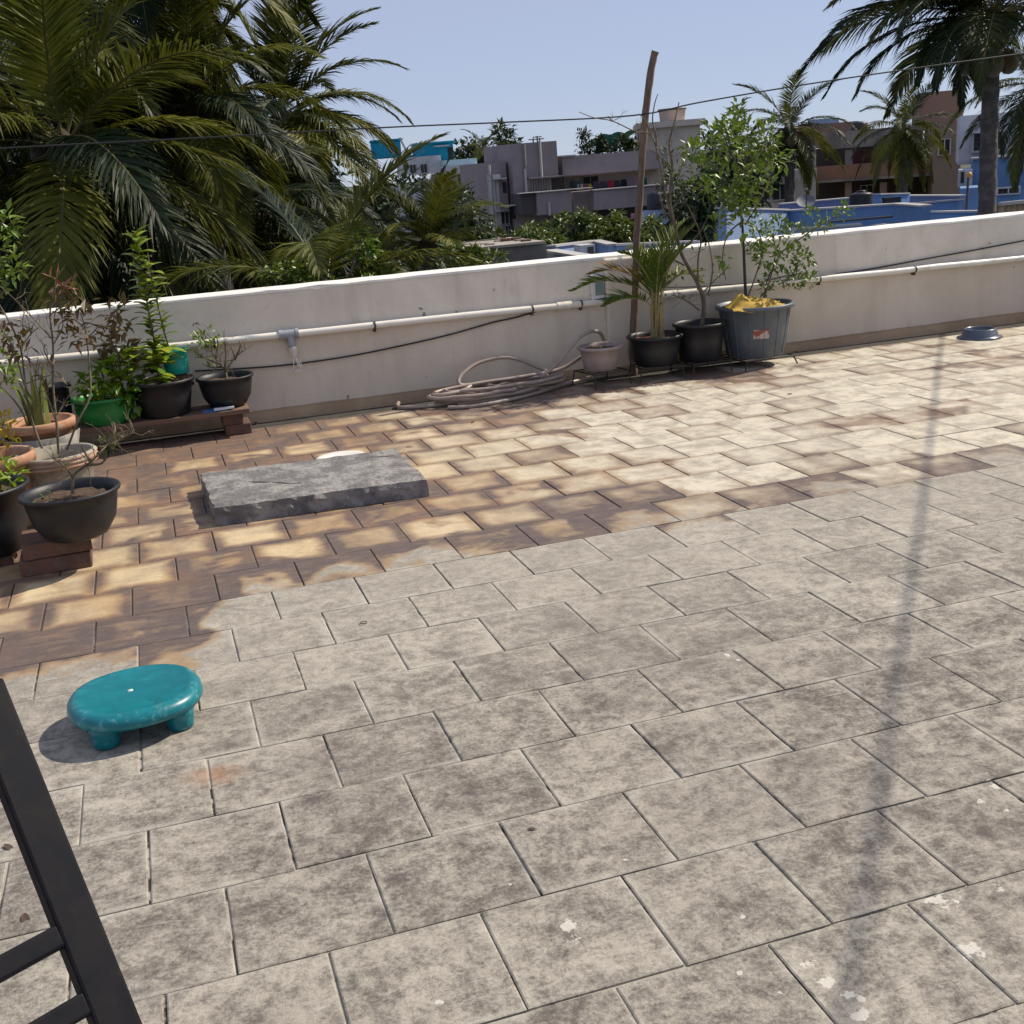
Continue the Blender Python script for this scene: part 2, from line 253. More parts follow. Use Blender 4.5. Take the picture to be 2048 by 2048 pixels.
# ------------------------------------------------------------------ mesh kit
def V(*a): return Vector(a)
class MB:
    def __init__(s): s.v = []; s.f = []; s.mi = []; s.sm = []
    def add(s, vs, fs, mi=0, smooth=False):
        o = len(s.v); s.v += [tuple(v) for v in vs]
        for f in fs: s.f.append(tuple(i+o for i in f)); s.mi.append(mi); s.sm.append(smooth)
    def box(s, x0, x1, y0, y1, z0, z1, mi=0):
        s.add([(x0, y0, z0), (x1, y0, z0), (x1, y1, z0), (x0, y1, z0), (x0, y0, z1), (x1, y0, z1), (x1, y1, z1), (x0, y1, z1)],
              [(0, 3, 2, 1), (4, 5, 6, 7), (0, 1, 5, 4), (1, 2, 6, 5), (2, 3, 7, 6), (3, 0, 4, 7)], mi)
    def bar(s, a, b, w, h, up=(0, 0, 1), mi=0):
        a = Vector(a); b = Vector(b); d = (b-a).normalized(); sd = d.cross(Vector(up)).normalized(); u = sd.cross(d)
        q = [sd*w/2*i+u*h/2*j for i, j in ((-1, -1), (1, -1), (1, 1), (-1, 1))]
        s.add([a+k for k in q]+[b+k for k in q], [(3, 2, 1, 0), (4, 5, 6, 7), (0, 1, 5, 4), (1, 2, 6, 5), (2, 3, 7, 6), (3, 0, 4, 7)], mi)
    def tube(s, pts, r, n=8, mi=0, cap=True, smooth=True):
        pts = [Vector(p) for p in pts]; N = len(pts)
        rs = r if isinstance(r, (list, tuple)) else [r]*N
        ref = Vector((.13, .27, 1)).normalized(); vs = []; pu = None
        for i, p in enumerate(pts):
            d = (pts[min(i+1, N-1)]-pts[max(i-1, 0)]); d = d.normalized() if d.length > 1e-9 else Vector((0, 0, 1))
            if pu is None:
                pu = d.cross(ref); pu = pu.normalized() if pu.length > .05 else d.cross(Vector((1, 0, 0))).normalized()
            pu = (pu-d*pu.dot(d)).normalized(); w = d.cross(pu)
            vs += [p+(pu*cos(2*pi*k/n)+w*sin(2*pi*k/n))*rs[i] for k in range(n)]
        fs = [(i*n+k, i*n+(k+1) % n, (i+1)*n+(k+1) % n, (i+1)*n+k) for i in range(N-1) for k in range(n)]
        s.add(vs, fs, mi, smooth)
        if cap: s.add(vs[:n], [tuple(range(n))[::-1]], mi); s.add(vs[-n:], [tuple(range(n))], mi)
    def lathe(s, prof, c=(0, 0, 0), n=40, mi=0, wob=None, smooth=True):
        vs = []
        for r, z in prof:
            for k in range(n):
                a = 2*pi*k/n; rr = r*(wob(a, z) if wob else 1); vs.append((c[0]+rr*cos(a), c[1]+rr*sin(a), c[2]+z))
        fs = [(i*n+k, i*n+(k+1) % n, (i+1)*n+(k+1) % n, (i+1)*n+k) for i in range(len(prof)-1) for k in range(n)]
        s.add(vs, fs, mi, smooth)
    def disc(s, c, r, n=28, rings=4, bump=.0, rng=None, mi=0):
        vs = [Vector(c)]
        for j in range(1, rings+1):
            for k in range(n):
                a = 2*pi*k/n; vs.append(Vector((c[0]+r*j/rings*cos(a), c[1]+r*j/rings*sin(a), c[2]+(rng.uniform(-bump, bump) if rng else 0))))
        fs = [(0, 1+k, 1+(k+1) % n) for k in range(n)]
        for j in range(rings-1):
            a = 1+j*n; fs += [(a+k, a+n+k, a+n+(k+1) % n, a+(k+1) % n) for k in range(n)]
        s.add(vs, fs, mi, True)
    def sphere(s, c, r, n=10, m=7, mi=0, sq=(1, 1, 1)):
        prof = [(max(sin(pi*i/m), 1e-3)*r, -cos(pi*i/m)*r) for i in range(m+1)]
        vs = [(c[0]+p*cos(2*pi*k/n)*sq[0], c[1]+p*sin(2*pi*k/n)*sq[1], c[2]+z*sq[2]) for p, z in prof for k in range(n)]
        s.add(vs, [(i*n+k, i*n+(k+1) % n, (i+1)*n+(k+1) % n, (i+1)*n+k) for i in range(m) for k in range(n)], mi, True)
    def leaf(s, b, d, L, w, nrm=None, fold=.25, bend=.25, mi=0):
        d = Vector(d).normalized(); nrm = Vector(nrm) if nrm is not None else Vector((0, 0, 1))
        sd = d.cross(nrm); sd = sd.normalized() if sd.length > 1e-3 else d.cross(Vector((1, 0, .2))).normalized()
        u = sd.cross(d); b = Vector(b)
        m = b+d*L*.45-u*L*bend*.1; t = b+d*L*.97-u*L*bend
        l = m-sd*w/2+u*w*fold; r = m+sd*w/2+u*w*fold
        s.add([b, r, m, l, t], [(0, 1, 2), (0, 2, 3), (2, 1, 4), (3, 2, 4)], mi, False)
    def build(s, name, mats, parent=None, base=None, bevel=0.0, link=True):
        me = bpy.data.meshes.new(name); b = Vector(base) if base is not None else (parent_base(parent) if parent else Vector((0, 0, 0)))
        me.from_pydata([(v[0]-b.x, v[1]-b.y, v[2]-b.z) for v in s.v], [], s.f)
        mats = mats if isinstance(mats, (list, tuple)) else [mats]
        for m in mats: me.materials.append(m)
        me.polygons.foreach_set('material_index', s.mi); me.polygons.foreach_set('use_smooth', s.sm); me.update()
        if not link: return me
        o = bpy.data.objects.new(name, me); COL.objects.link(o)
        if parent: o.parent = parent
        else: o.location = b
        if bevel:
            m = o.modifiers.new('edge', 'BEVEL'); m.width = bevel; m.segments = 2; m.limit_method = 'ANGLE'; m.angle_limit = radians(40)
        return o
def parent_base(p):
    b = Vector((0, 0, 0))
    while p: b += p.location; p = p.parent
    return b
def tag(o, label=None, cat=None, group=None, kind=None):
    if label: o['label'] = label
    if cat: o['category'] = cat
    if group: o['group'] = group
    if kind: o['kind'] = kind
    return o
def thing(name, loc, label, cat, group=None):
    o = bpy.data.objects.new(name, None); COL.objects.link(o); o.location = loc; o.empty_display_size = .05
    return tag(o, label, cat, group)
def inst(name, me, parent, loc, rot=(0, 0, 0), scale=1.0):
    o = bpy.data.objects.new(name, me); COL.objects.link(o); o.parent = parent
    o.location = Vector(loc)-parent_base(parent); o.rotation_euler = rot
    o.scale = (scale,)*3 if isinstance(scale, (int, float)) else scale
    return o
def smooth_path(pts, n=6):
    pts = [Vector(p) for p in pts]; out = []
    for i in range(len(pts)-1):
        p0 = pts[max(i-1, 0)]; p1 = pts[i]; p2 = pts[i+1]; p3 = pts[min(i+2, len(pts)-1)]
        for k in range(n):
            t = k/n; out.append(.5*((2*p1)+(p2-p0)*t+(2*p0-5*p1+4*p2-p3)*t*t+(3*p1-p0-3*p2+p3)*t**3))
    return out+[pts[-1]]
def taper(n, a, b): return [a+(b-a)*i/max(n-1, 1) for i in range(n)]
def rv(rng): 
    while True:
        v = Vector((rng.uniform(-1, 1), rng.uniform(-1, 1), rng.uniform(-1, 1)))
        if .05 < v.length < 1: return v
GZ = -7.6                                           # street level

# ------------------------------------------------------------------ ground and terrace
g = MB(); g.add([(-1500, -1500, GZ), (1500, -1500, GZ), (1500, 1500, GZ), (-1500, 1500, GZ)], [(0, 1, 2, 3)])
tag(g.build('ground', M('earth', (.07, .06, .045), .95, (.035, .045, .02), .15, world=True)), kind='structure')
WY = 7.26                                           # inner face of the parapet
g = MB(); g.box(-7, 7.2, -5, WY+.2, -.35, -.0045)
floor = tag(g.build('terrace_floor', mt_grout, base=(0, 0, 0)), kind='structure')
rng = random.Random(5)
def tile_verts(w, d, h, r):
    c = .003; j = lambda: r.uniform(-.0012, .0012); x0, x1, y0, y1 = -w/2+j(), w/2+j(), -d/2+j(), d/2+j()
    vs = [(x0, y0, -h), (x1, y0, -h), (x1, y1, -h), (x0, y1, -h), (x0, y0, -c*.6), (x1, y0, -c*.6), (x1, y1, -c*.6), (x0, y1, -c*.6),
          (x0+c, y0+c, 0), (x1-c, y0+c, 0), (x1-c, y1-c, 0), (x0+c, y1-c, 0)]
    fs = [(8, 9, 10, 11), (4, 5, 9, 8), (5, 6, 10, 9), (6, 7, 11, 10), (7, 4, 8, 11), (0, 1, 5, 4), (1, 2, 6, 5), (2, 3, 7, 6), (3, 0, 4, 7)]
    return vs, fs
def set_uv(me, w, d, cen=None):
    uv = me.uv_layers.new(name='UVMap'); co = np.zeros(len(me.vertices)*3); me.vertices.foreach_get('co', co); co = co.reshape(-1, 3)
    li = np.zeros(len(me.loops), dtype=np.int32); me.loops.foreach_get('vertex_index', li)
    q = co[li][:, :2]-(cen[li] if cen is not None else 0)
    uv.data.foreach_set('uv', (q/np.array([w, d])+.5).astype(np.float32).ravel())
TWg, TDg = TW-.0045, TD-.0042
tmesh = []
for i in range(8):
    b = MB(); vs, fs = tile_verts(TWg, TDg, .012, rng); b.add(vs, fs); me = b.build('tile', mt_tile, link=False); set_uv(me, TW, TD); tmesh.append(me)
cells = []
rowj = {-6: -.013, -5: -.03, -4: 0, -3: -.014, -2: 0, -1: -.012, 0: 0, 1: 0, 2: 0, 3: .02, 4: .03}
for r in range(-15, 16):
    yc = TY0-(r+.5)*TD
    if yc+TD/2 > WY-.05: continue
    for j in range(-30, 30):
        jj = 2*j+((r+1) % 2)
        xc = TX0+(jj+1)*TW/2+rowj.get(r, 0)
        if not (-5 < xc < 7): continue
        p = px((xc, yc, 0)); d = p[2]
        vis = d > .5 and -60 < p[0] < 2108 and p[1] < 2200
        cells.append((0 if vis else 1, d if d > 0 else 99-d, xc, yc))
cells.sort()
nv = sum(1 for c in cells if c[0] == 0)
rest = MB(); cen = []
for i, (nvis, d, xc, yc) in enumerate(cells):
    z = rng.uniform(-.0012, .0012); rx, ry = rng.uniform(-.004, .004), rng.uniform(-.004, .004)
    if i < 300 and nvis == 0:
        inst('tile', tmesh[rng.randrange(8)], floor, (xc, yc, z), (rx, ry, rng.uniform(-.003, .003)))
    else:
        vs, fs = tile_verts(TWg, TDg, .01, rng); rest.add([(x+xc, y+yc, zz+z+x*ry) for x, y, zz in vs], fs); cen += [(xc, yc)]*12
ro = rest.build('tile_field', mt_tile, floor); set_uv(ro.data, TW, TD, np.array(cen)); tag(ro, kind='stuff')

# ------------------------------------------------------------------ parapets
rng = random.Random(11)
def parapet(loc, label, body, cop, ledge, pil=None):
    t = thing('parapet_wall', loc, label, 'wall')
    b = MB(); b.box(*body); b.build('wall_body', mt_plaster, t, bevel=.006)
    b = MB()                                         # coping with slightly ragged front edge
    x0, x1, y0, y1, z0, z1 = cop
    if x1-x0 > y1-y0:
        n = 90; vs = []
        for i in range(n+1):
            x = x0+(x1-x0)*i/n; k = rng.uniform(-.004, .004)+(-.008 if rng.random() < .06 else 0); dz = rng.uniform(-.003, .003)
            vs += [(x, y0-k*.5, z0), (x, y0-k*.5+.002, z1-.004+dz), (x, y0+.008, z1+dz), (x, y1, z1+dz*.5), (x, y1, z0)]
        b.add(vs, [(i*5+j, (i+1)*5+j, (i+1)*5+j+1, i*5+j+1) for i in range(n) for j in range(4)])
        b.add([vs[j] for j in range(5)], [(4, 3, 2, 1, 0)]); b.add([vs[n*5+j] for j in range(5)], [(0, 1, 2, 3, 4)])
    else: b.box(*cop)
    b.build('coping', mt_coping, t)
    b = MB(); x0, x1, y0, y1, z0, z1 = ledge
    if x1-x0 > y1-y0:
        n = 70; vs = []
        for i in range(n+1):
            x = x0+(x1-x0)*i/n; k = rng.uniform(-.007, .007); dz = rng.uniform(-.006, .006)
            vs += [(x, y0+k, z0), (x, y0+.012+k, z1+dz-.008), (x, y0+.025+k, z1+dz), (x, y1, z1+.008+dz*.5)]
        b.add(vs, [(i*4+j, (i+1)*4+j, (i+1)*4+j+1, i*4+j+1) for i in range(n) for j in range(3)], 0, True)
    else: b.box(*ledge)
    b.build('ledge', mt_ledge, t)
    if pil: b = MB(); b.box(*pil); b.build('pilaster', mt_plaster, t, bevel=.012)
    return t
parapet((3, WY, 0), 'long white plastered parapet wall along the far side of the terrace', (-7, 7.19, WY, WY+.25, -.3, .768), (-7.02, 7.19, WY-.004, WY+.256, .764, .782), (-7, 6.98, WY-.075, WY+.01, -.01, .052),
        (2.9, 3.27, WY-.035, WY+.01, -.002, .7635))
parapet((7.1, 3, 0), 'white parapet wall closing the right side of the terrace', (7.0, 7.15, -4.5, WY-.004, -.3, .75), (6.99, 7.16, -4.5, WY-.012, .745, .785), (6.92, 7.01, -4.5, WY-.08, -.002, .05))

# ------------------------------------------------------------------ pipe, tap, cables, box on the wall
PY = WY-.032
def pipe_run(xa, za, xb, zb, clips, label, socks=()):
    t = thing('water_pipe', ((xa+xb)/2, PY, (za+zb)/2), label, 'pipe')
    zz = lambda x: za+(zb-za)*(x-xa)/(xb-xa)
    b = MB(); b.tube([(xa+(xb-xa)*i/10, PY+.004*sin(i*1.7), zz(xa+(xb-xa)*i/10)+.003*sin(i*2.3)) for i in range(11)], .0215, 14); b.build('pipe', mt_pvc, t)
    for x in clips:
        b = MB(); b.tube([(x-.006, PY, zz(x)), (x+.006, PY, zz(x))], .025, 12); b.box(x-.008, x+.008, PY+.018, WY+.002, zz(x)-.012, zz(x)+.012); b.box(x-.006, x+.006, PY-.004, WY+.001, zz(x)-.042, zz(x)-.02); b.build('clip', mt_strap, t)
    for x in socks:
        b = MB(); b.tube([(x-.05, PY, zz(x)), (x+.05, PY, zz(x))], .027, 14); b.build('coupling', mt_pvc, t)
    return t, zz
tl, zl = pipe_run(-6.8, .572, 2.905, .492, (-.28, .36, 1.34, 2.38, 2.72), 'white plastic water pipe running left of the pilaster on the parapet', (2.6,))
pipe_run(3.265, .49, 6.95, .458, (4.38, 4.5, 5.28), 'white plastic water pipe running right of the pilaster on the parapet', (3.36,))
tx = at(577, 668, PY).x
b = MB(); b.tube([(tx-.055, PY, zl(tx)), (tx+.055, PY, zl(tx))], .0275, 16)
for s in (-1, 1): b.tube([(tx+s*.04, PY, zl(tx)), (tx+s*.06, PY, zl(tx))], .031, 16)
b.tube([(tx+.008, PY-.002, zl(tx)), (tx+.012, PY-.004, zl(tx)-.075)], .0235, 14); b.build('tee_fitting', mt_gpvc, tl)
t = thing('water_tap', (tx+.014, PY-.006, zl(tx)-.08), 'clear plastic tap hanging from the grey tee of the pipe', 'tap')
b = MB(); z0 = zl(tx)-.072; x = tx+.016; b.lathe([(.004, 0), (.021, -.004), (.025, -.02), (.02, -.05), (.014, -.075), (.012, -.078)], (x, PY-.006, z0), 14); b.build('body', mt_clear, t)
b = MB(); b.tube([(x+.006, PY-.012, z0-.07), (x+.016, PY-.03, z0-.1), (x+.02, PY-.034, z0-.13)], [.01, .009, .012], 10); b.build('spout', mt_clear, t)
b = MB(); b.box(x-.016, x+.036, PY-.05, PY-.02, z0-.155, z0-.142); b.box(x-.014, x-.009, PY-.04, PY-.032, z0-.145, z0-.07); b.box(x+.03, x+.035, PY-.045, PY-.037, z0-.145, z0-.075); b.build('lever', mt_clear, t)
def cable(name, pts, r, label, m=mt_cable, cat='cable', n=6):
    sp = smooth_path(pts, 8); b = MB(); b.tube(sp, r, n); c = sp[len(sp)//2]
    return tag(b.build(name, m, base=c), label, cat)
CY = WY-.012
cable('wall_cable', [at(390, 742, CY), at(500, 736, CY), at(590, 728, CY), at(700, 712, CY), at(800, 692, CY), at(900, 669, CY), at(985, 645, CY), at(1035, 634, CY), at(1100, 615, CY), at(1160, 607, CY-.03), at(1205, 598, CY-.03), at(1260, 590, CY-.05)], .0055, 'black cable sagging below the pipe along the parapet behind the hose')
cable('wall_cable', [at(1316, 574, CY-.045), at(1390, 573, CY-.045), at(1470, 568, CY-.045), at(1560, 561, CY-.04), at(1640, 552, CY-.03), at(1740, 538, CY), at(1850, 518, CY), at(1950, 500, CY), at(2060, 479, CY), at(2160, 462, CY)], .0055, 'black cable rising above the pipe along the parapet towards the right edge')
pc = at(1194, 575, CY); t = thing('switch_box', (pc.x, WY-.02, pc.z), 'small white electrical box on the parapet behind the potted palm', 'switch box')
b = MB(); b.box(pc.x-.045, pc.x+.045, WY-.03, WY-.001, pc.z-.085, pc.z+.085); b.build('case', M('white_box', (.75, .75, .74), .4), t, bevel=.006)
b = MB(); b.box(pc.x-.02, pc.x+.038, WY-.036, WY-.029, pc.z-.05, pc.z+.06); b.build('cover', M('grey_cover', (.22, .28, .3), .25, (.16, .3, .26), 25), t, bevel=.003)

# clothesline tied to the pole, and the pole
LX = [(-6, 8.3, 1.95), (-2.5, 7.95, 1.76), (0, 7.62, 1.7), (1.54, 7.38, 1.675), (2.27, 7.26, 1.655), (3.1, 7.135, 1.64), (3.54, 7.07, 1.69), (4.2, 6.98, 1.75), (5.05, 6.85, 1.81), (6.2, 6.68, 1.88), (8.2, 6.4, 2.0)]
cable('clothesline', LX, .0046, 'thin dark line stretched through the sky past the wooden pole', mt_cable, 'line')
YP = 7.14; pp = [at(1262, 760, YP), at(1264, 700, YP), at(1268, 640, YP), at(1271, 560, YP), at(1273, 480, YP), at(1279, 400, YP), at(1284, 320, YP), at(1290, 240, YP), at(1297, 180, YP), at(1304, 130, YP), at(1311, 103, YP)]
pp[0] = V(pp[1].x+.004, YP-.01, 0.0)
sp = smooth_path(pp, 4); rng = random.Random(3); b = MB(); b.tube([p+rv(rng)*.0025 for p in sp], [r+rng.uniform(-.002, .002) for r in taper(len(sp), .024, .0235)], 10)
pole = tag(b.build('wooden_pole', mt_wood, base=pp[0]), 'tall crooked wooden pole standing against the parapet behind the potted palm', 'pole')

# a taut rope high over the right of the terrace, out of view, throws the soft band across the tiles
a0 = V(4.46, 5.88, 0); a1 = V(1.06, 1.6, 0); dd = (a1-a0); zz = 3.6; off = V(zz, .12*zz, zz)
b = MB(); b.tube([a0-dd*.35+off, a0+dd*.5+off-V(0, 0, .04), a1+dd*1.0+off], .0085, 8); tag(b.build('unseen_overhead_cable', mt_cable, base=a0+off), 'thick cable strung high above the terrace, seen by its soft shadow', 'cable')

# ------------------------------------------------------------------ hose coil
rng = random.Random(8)
def coil(cx, cy, ax, ay, turns, z0, dz, ph, n=22, jit=.02):
    pts = []
    for i in range(int(turns*n)+1):
        a = ph+2*pi*i/n; k = 1+.1*sin(i*.37+ph)
        pts.append(V(cx+ax*k*cos(a)+rng.uniform(-jit, jit)*.3, cy+ay*k*sin(a)+rng.uniform(-jit, jit)*.3, z0+dz*i/(turns*n)+abs(.006*sin(i*1.1))))
    return pts
hb = onz(1010, 790); 
pts = [V(1.42, 7.12, .02), V(1.4, 7.0, .013), V(1.55, 6.93, .013), V(1.75, 6.92, .013)]
pts += coil(1.93, 6.97, .34, .16, 2.2, .014, .05, -2.2)
pts += [V(1.95, 7.12, .07), V(1.82, 7.08, .09), V(1.84, 7.12, .14), V(1.98, 7.17, .2), V(2.18, 7.18, .21), V(2.36, 7.17, .13), V(2.42, 7.12, .08), V(2.2, 6.9, .05), V(1.95, 6.83, .045), V(1.7, 6.86, .04), V(1.63, 6.98, .05), V(1.75, 7.07, .06)]
pts += coil(2.05, 6.98, .4, .13, 1.6, .05, .04, 2.6)
pts += [V(2.3, 6.9, .1), V(2.42, 6.93, .17), V(2.52, 6.94, .26), V(2.6, 6.97, .315), V(2.7, 7.03, .335), V(2.8, 7.1, .3), V(2.84, 7.13, .16), V(2.8, 7.14, .03), V(2.7, 7.15, .014)]
pts2 = [V(1.66, 6.8, .012), V(1.8, 6.74, .012), V(2.05, 6.78, .013), V(2.3, 6.9, .015), V(2.5, 7.02, .02), V(2.7, 7.1, .02), V(2.85, 7.12, .02)]
pts3 = [V(1.85, 6.94, .1), V(1.78, 6.9, .085), V(1.66, 6.88, .08), V(1.6, 6.93, .075), V(1.68, 7.02, .08), V(1.95, 7.06, .09), V(2.2, 7.08, .09), V(2.5, 7.12, .1), V(2.65, 7.12, .16), V(2.78, 7.14, .2)]
b = MB()
for p in (pts, pts2, pts3): b.tube(smooth_path(p, 4), .0125, 8)
tag(b.build('garden_hose', mt_hose, base=(2.0, 6.95, 0)), 'beige garden hose lying in loose coils at the foot of the parapet', 'hose')

# ------------------------------------------------------------------ slab, stool, plate, basin
rng = random.Random(21)
mt_dark0 = M('crack', (.02, .02, .022), .95)
def rough_slab():
    nx, ny = 26, 18; x0, x1, y0, y1, h = .15, 1.075, 4.98, 5.66, .088; b = MB(); vs = []
    for j in range(ny+1):
        for i in range(nx+1):
            u, v = i/nx, j/ny; e = min(u, 1-u)*1.0 < .01 or min(v, 1-v) < .01
            vs.append((x0+(x1-x0)*u+(rng.uniform(-.006, .006) if e else 0)-.02*v*(1-u)-.02*v*u*0, y0+(y1-y0)*v+(rng.uniform(-.006, .006) if e else 0)-.05*u*(1-v)*.9-.05*v*u, h+rng.uniform(-.0022, .0022)-(.007 if e else 0)))
    fs = [(j*(nx+1)+i, j*(nx+1)+i+1, (j+1)*(nx+1)+i+1, (j+1)*(nx+1)+i) for j in range(ny) for i in range(nx)]
    b.add(vs, fs, 0, True)
    ring = [i for i in range(nx+1)]+[(j+1)*(nx+1)-1 for j in range(1, ny+1)]+[ny*(nx+1)+i for i in range(nx-1, -1, -1)]+[j*(nx+1) for j in range(ny-1, 0, -1)]
    n = len(ring); top = [Vector(vs[k]) for k in ring]; c = V((x0+x1)/2, (y0+y1)/2, 0)
    lv = [top]
    for f in (.06, .04, .001): lv.append([V(p.x+(p.x-c.x)*.004+rng.uniform(-.005, .005), p.y+(p.y-c.y)*.004+rng.uniform(-.005, .005), f+(rng.uniform(-.006, .006) if f > .01 else 0)) for p in top])
    for a, q in zip(lv, lv[1:]): b.add(a+q, [(k, n+k, n+(k+1) % n, (k+1) % n) for k in range(n)])
    for cr in (((.3, 5.36), (.36, 5.31), (.42, 5.27), (.5, 5.19), (.55, 5.17)), ((.9, 5.5), (.95, 5.46), (1.03, 5.44))):
        b.tube([V(x, y, h-.0005) for x, y in cr], [.001]+[.0032]*(len(cr)-2)+[.001], 5, 1)
    return b
tag(rough_slab().build('concrete_slab', [mt_slab, mt_dark0], base=(.6, 5.3, 0)), 'rough grey concrete slab lying on the damp tiles', 'slab')
b = MB(); b.lathe([(.001, .004), (.06, .004), (.1, .012), (.125, .022), (.128, .02), (.1, .006), (.06, 0), (.001, 0)], (.84, 5.86, .001), 36); tag(b.build('plate', M('white_plate', (.72, .7, .64), .4), base=(.84, 5.86, 0)), 'white plate half hidden behind the concrete slab', 'plate')
c = onz(1971, 677); b = MB(); b.lathe([(.148, .002), (.15, .008), (.128, .012), (.122, .018), (.108, .062), (.104, .066), (.098, .066), (.094, .058), (.09, .03), (.001, .028)], (c.x, c.y+.06, 0), 40)
tag(b.build('plastic_basin', mt_basin, base=(c.x, c.y+.06, 0)), 'dark blue plastic basin standing on the tiles near the right wall end', 'basin')
SX, SY = -.19, 3.115
t = NT('stool_teal'); P_ = t.obj(); n1 = t.noise(P_, 16, 6, .7, .6); n2 = t.noise(t.scalev(P_, (1, 3, 1)), 22, 5, .7, .8)
sx_ = t.n('ShaderNodeSeparateXYZ'); t.l(P_, sx_.inputs[0]); rr_ = t.math('SQRT', t.math('ADD', t.math('POWER', sx_.outputs[0], 2.0), t.math('POWER', sx_.outputs[1], 2.0)))
sc = t.math('ADD', t.math('MULTIPLY', t.ss(n2, .6, .72), .35), t.math('MULTIPLY', t.math('MULTIPLY', t.ss(rr_, .13, .172), t.ss(t.noise(P_, 34, 5, .7, .5), .52, .66)), .22), clamp=True)
t.set(t.mix(sc, t.mix(t.ss(n1, .35, .7), (.0, .135, .165, 1), (.0, .18, .215, 1)), (.3, .55, .56, 1)), .34, Specular_IOR_Level=.5); t.bump(n1, .12, .003); mt_stool = t.m
st = thing('low_stool', (SX, SY, 0), 'low teal plastic stool with thick round seat and stubby legs', 'stool')
lg = [radians(a) for a in (232, 322, 52, 142)]
def wob(a, z): return 1+.022*cos(4*(a-lg[0]))
b = MB(); zb = .054
b.lathe([(.001, zb+.008), (.135, zb+.008), (.15, zb+.002), (.166, zb+.001), (.177, zb+.007), (.183, zb+.019), (.18, zb+.032), (.171, zb+.042), (.158, zb+.0475), (.148, zb+.047), (.138, zb+.0445), (.06, zb+.0438), (.001, zb+.0435)], (SX, SY, 0), 64, wob=wob); b.build('seat', mt_stool, st)
for a in lg:
    lx, ly = SX+.137*cos(a), SY+.137*sin(a); b = MB(); b.lathe([(.001, .001), (.03, .001), (.034, .005), (.036, .02), (.038, .045), (.044, .062), (.001, .063)], (lx, ly, 0), 24); b.build('leg', mt_stool, st)
b = MB(); b.lathe([(.001, .0015), (.007, .001), (.008, 0)], (SX-.01, SY+.0, zb+.044), 12); b.build('centre_mark', M('stool_mark', (.5, .6, .58), .5), st)

# ------------------------------------------------------------------ dark slatted frame by the camera
def atf(u, v, f): r = ray(u, v)*f; r.z += H; return r
A = atf(180, 1920, 1.0); B = atf(-38, 1372, 1.06); D = (B-A)
fr = thing('slatted_rack', A-D*(A.z/D.z), 'black steel rack frame with cross bars in the lower left corner', 'rack')
foot = A-D*(A.z/D.z); RU = V(-.86, -.5, 0)
nrm = D.cross(RU).normalized()
def stile(o):
    b = MB(); b.bar(foot+o, B+o, .036, .02, up=nrm); b.build('stile', mt_steel, fr, bevel=.003)
stile(V(0, 0, 0)); stile(RU*.5)
L_ = D.length; dn = D.normalized(); s0 = (A-foot).length
for k in range(-9, 0):
    q = A+dn*(.09+k*.06)+RU*.016; b = MB(); b.bar(q, q+RU*.47, .02, .018, up=nrm); b.build('cross_bar', mt_steel, fr, bevel=.003)
q = B+V(.006, 0, -.012); b = MB(); b.tube([q+V(.016*cos(a)*.7, 0, .016*sin(a)) for a in np.linspace(0, 2*pi, 12)], .0028, 6); b.build('wire_loop', mt_wire, fr)
b = MB()
b.bar(B+RU*.05-nrm*.0+V(0, 0, -.02), V(B.x-.55, B.y+.5, 0), .03, .02); b.build('prop_leg', mt_steel, fr)
b = MB(); b.bar(B+RU*.45+V(0, 0, -.02), V(B.x-1.0, B.y+.25, 0), .03, .02); b.build('prop_leg', mt_steel, fr)

# ------------------------------------------------------------------ potted plants
def pot_profile(rb, rt, h, lip=.012, wall=.006, liph=.022, soil=.05, bulge=0.0):
    return [(.001, 0), (rb*.93, 0), (rb, .006), ((rb+rt)/2*(1+bulge), h*.5), (rt-.006, h-liph), (rt+lip*.9, h-liph+.004), (rt+lip, h-.006), (rt+lip*.6, h),
            (rt-wall, h-.002), (rt-wall-.004, h-liph), (rt-wall-.012, h-soil-.01)]
def potted(name, label, c, rb, rt, h, mat, soilm=None, soil=.05, cat='potted plant', lip=.012, liph=.022, prof=None, wob=None, seed=1, bulge=0.0):
    t = thing(name, c, label, cat)
    b = MB(); b.lathe(prof or pot_profile(rb, rt, h, lip, liph=liph, soil=soil, bulge=bulge), c, 44, wob=wob); b.build('pot', mat, t)
    b = MB(); b.disc((c[0], c[1], c[2]+h-soil), rt-.012, 30, 6, .006, random.Random(seed)); b.build('soil', soilm or mt_soil, t)
    return t
def wire_stand(c, w, h, label, rot=.2):
    t = thing('wire_plant_stand', (c[0], c[1], 0), label, 'plant stand', 'wire stands under the pots')
    R = lambda x, y: (c[0]+x*cos(rot)-y*sin(rot), c[1]+x*sin(rot)+y*cos(rot))
    b = MB(); q = [R(sx*w/2, sy*w/2) for sx, sy in ((-1, -1), (1, -1), (1, 1), (-1, 1))]
    for i in range(4): b.tube([(*q[i], h-.006), (*q[(i+1) % 4], h-.006)], .0045, 6)
    for k in (-.25, 0, .25): b.tube([(*R(-w/2, k*w), h-.006), (*R(w/2, k*w), h-.006)], .0035, 6)
    b.build('top_frame', mt_wire, t)
    for (x, y) in q:
        dx, dy = (x-c[0])*.1, (y-c[1])*.1
        b = MB(); b.tube([(x, y, h-.006), (x+dx*.3, y+dy*.3, h*.6), (x+dx, y+dy, .004)], .0048, 6); b.build('leg', mt_wire, t)
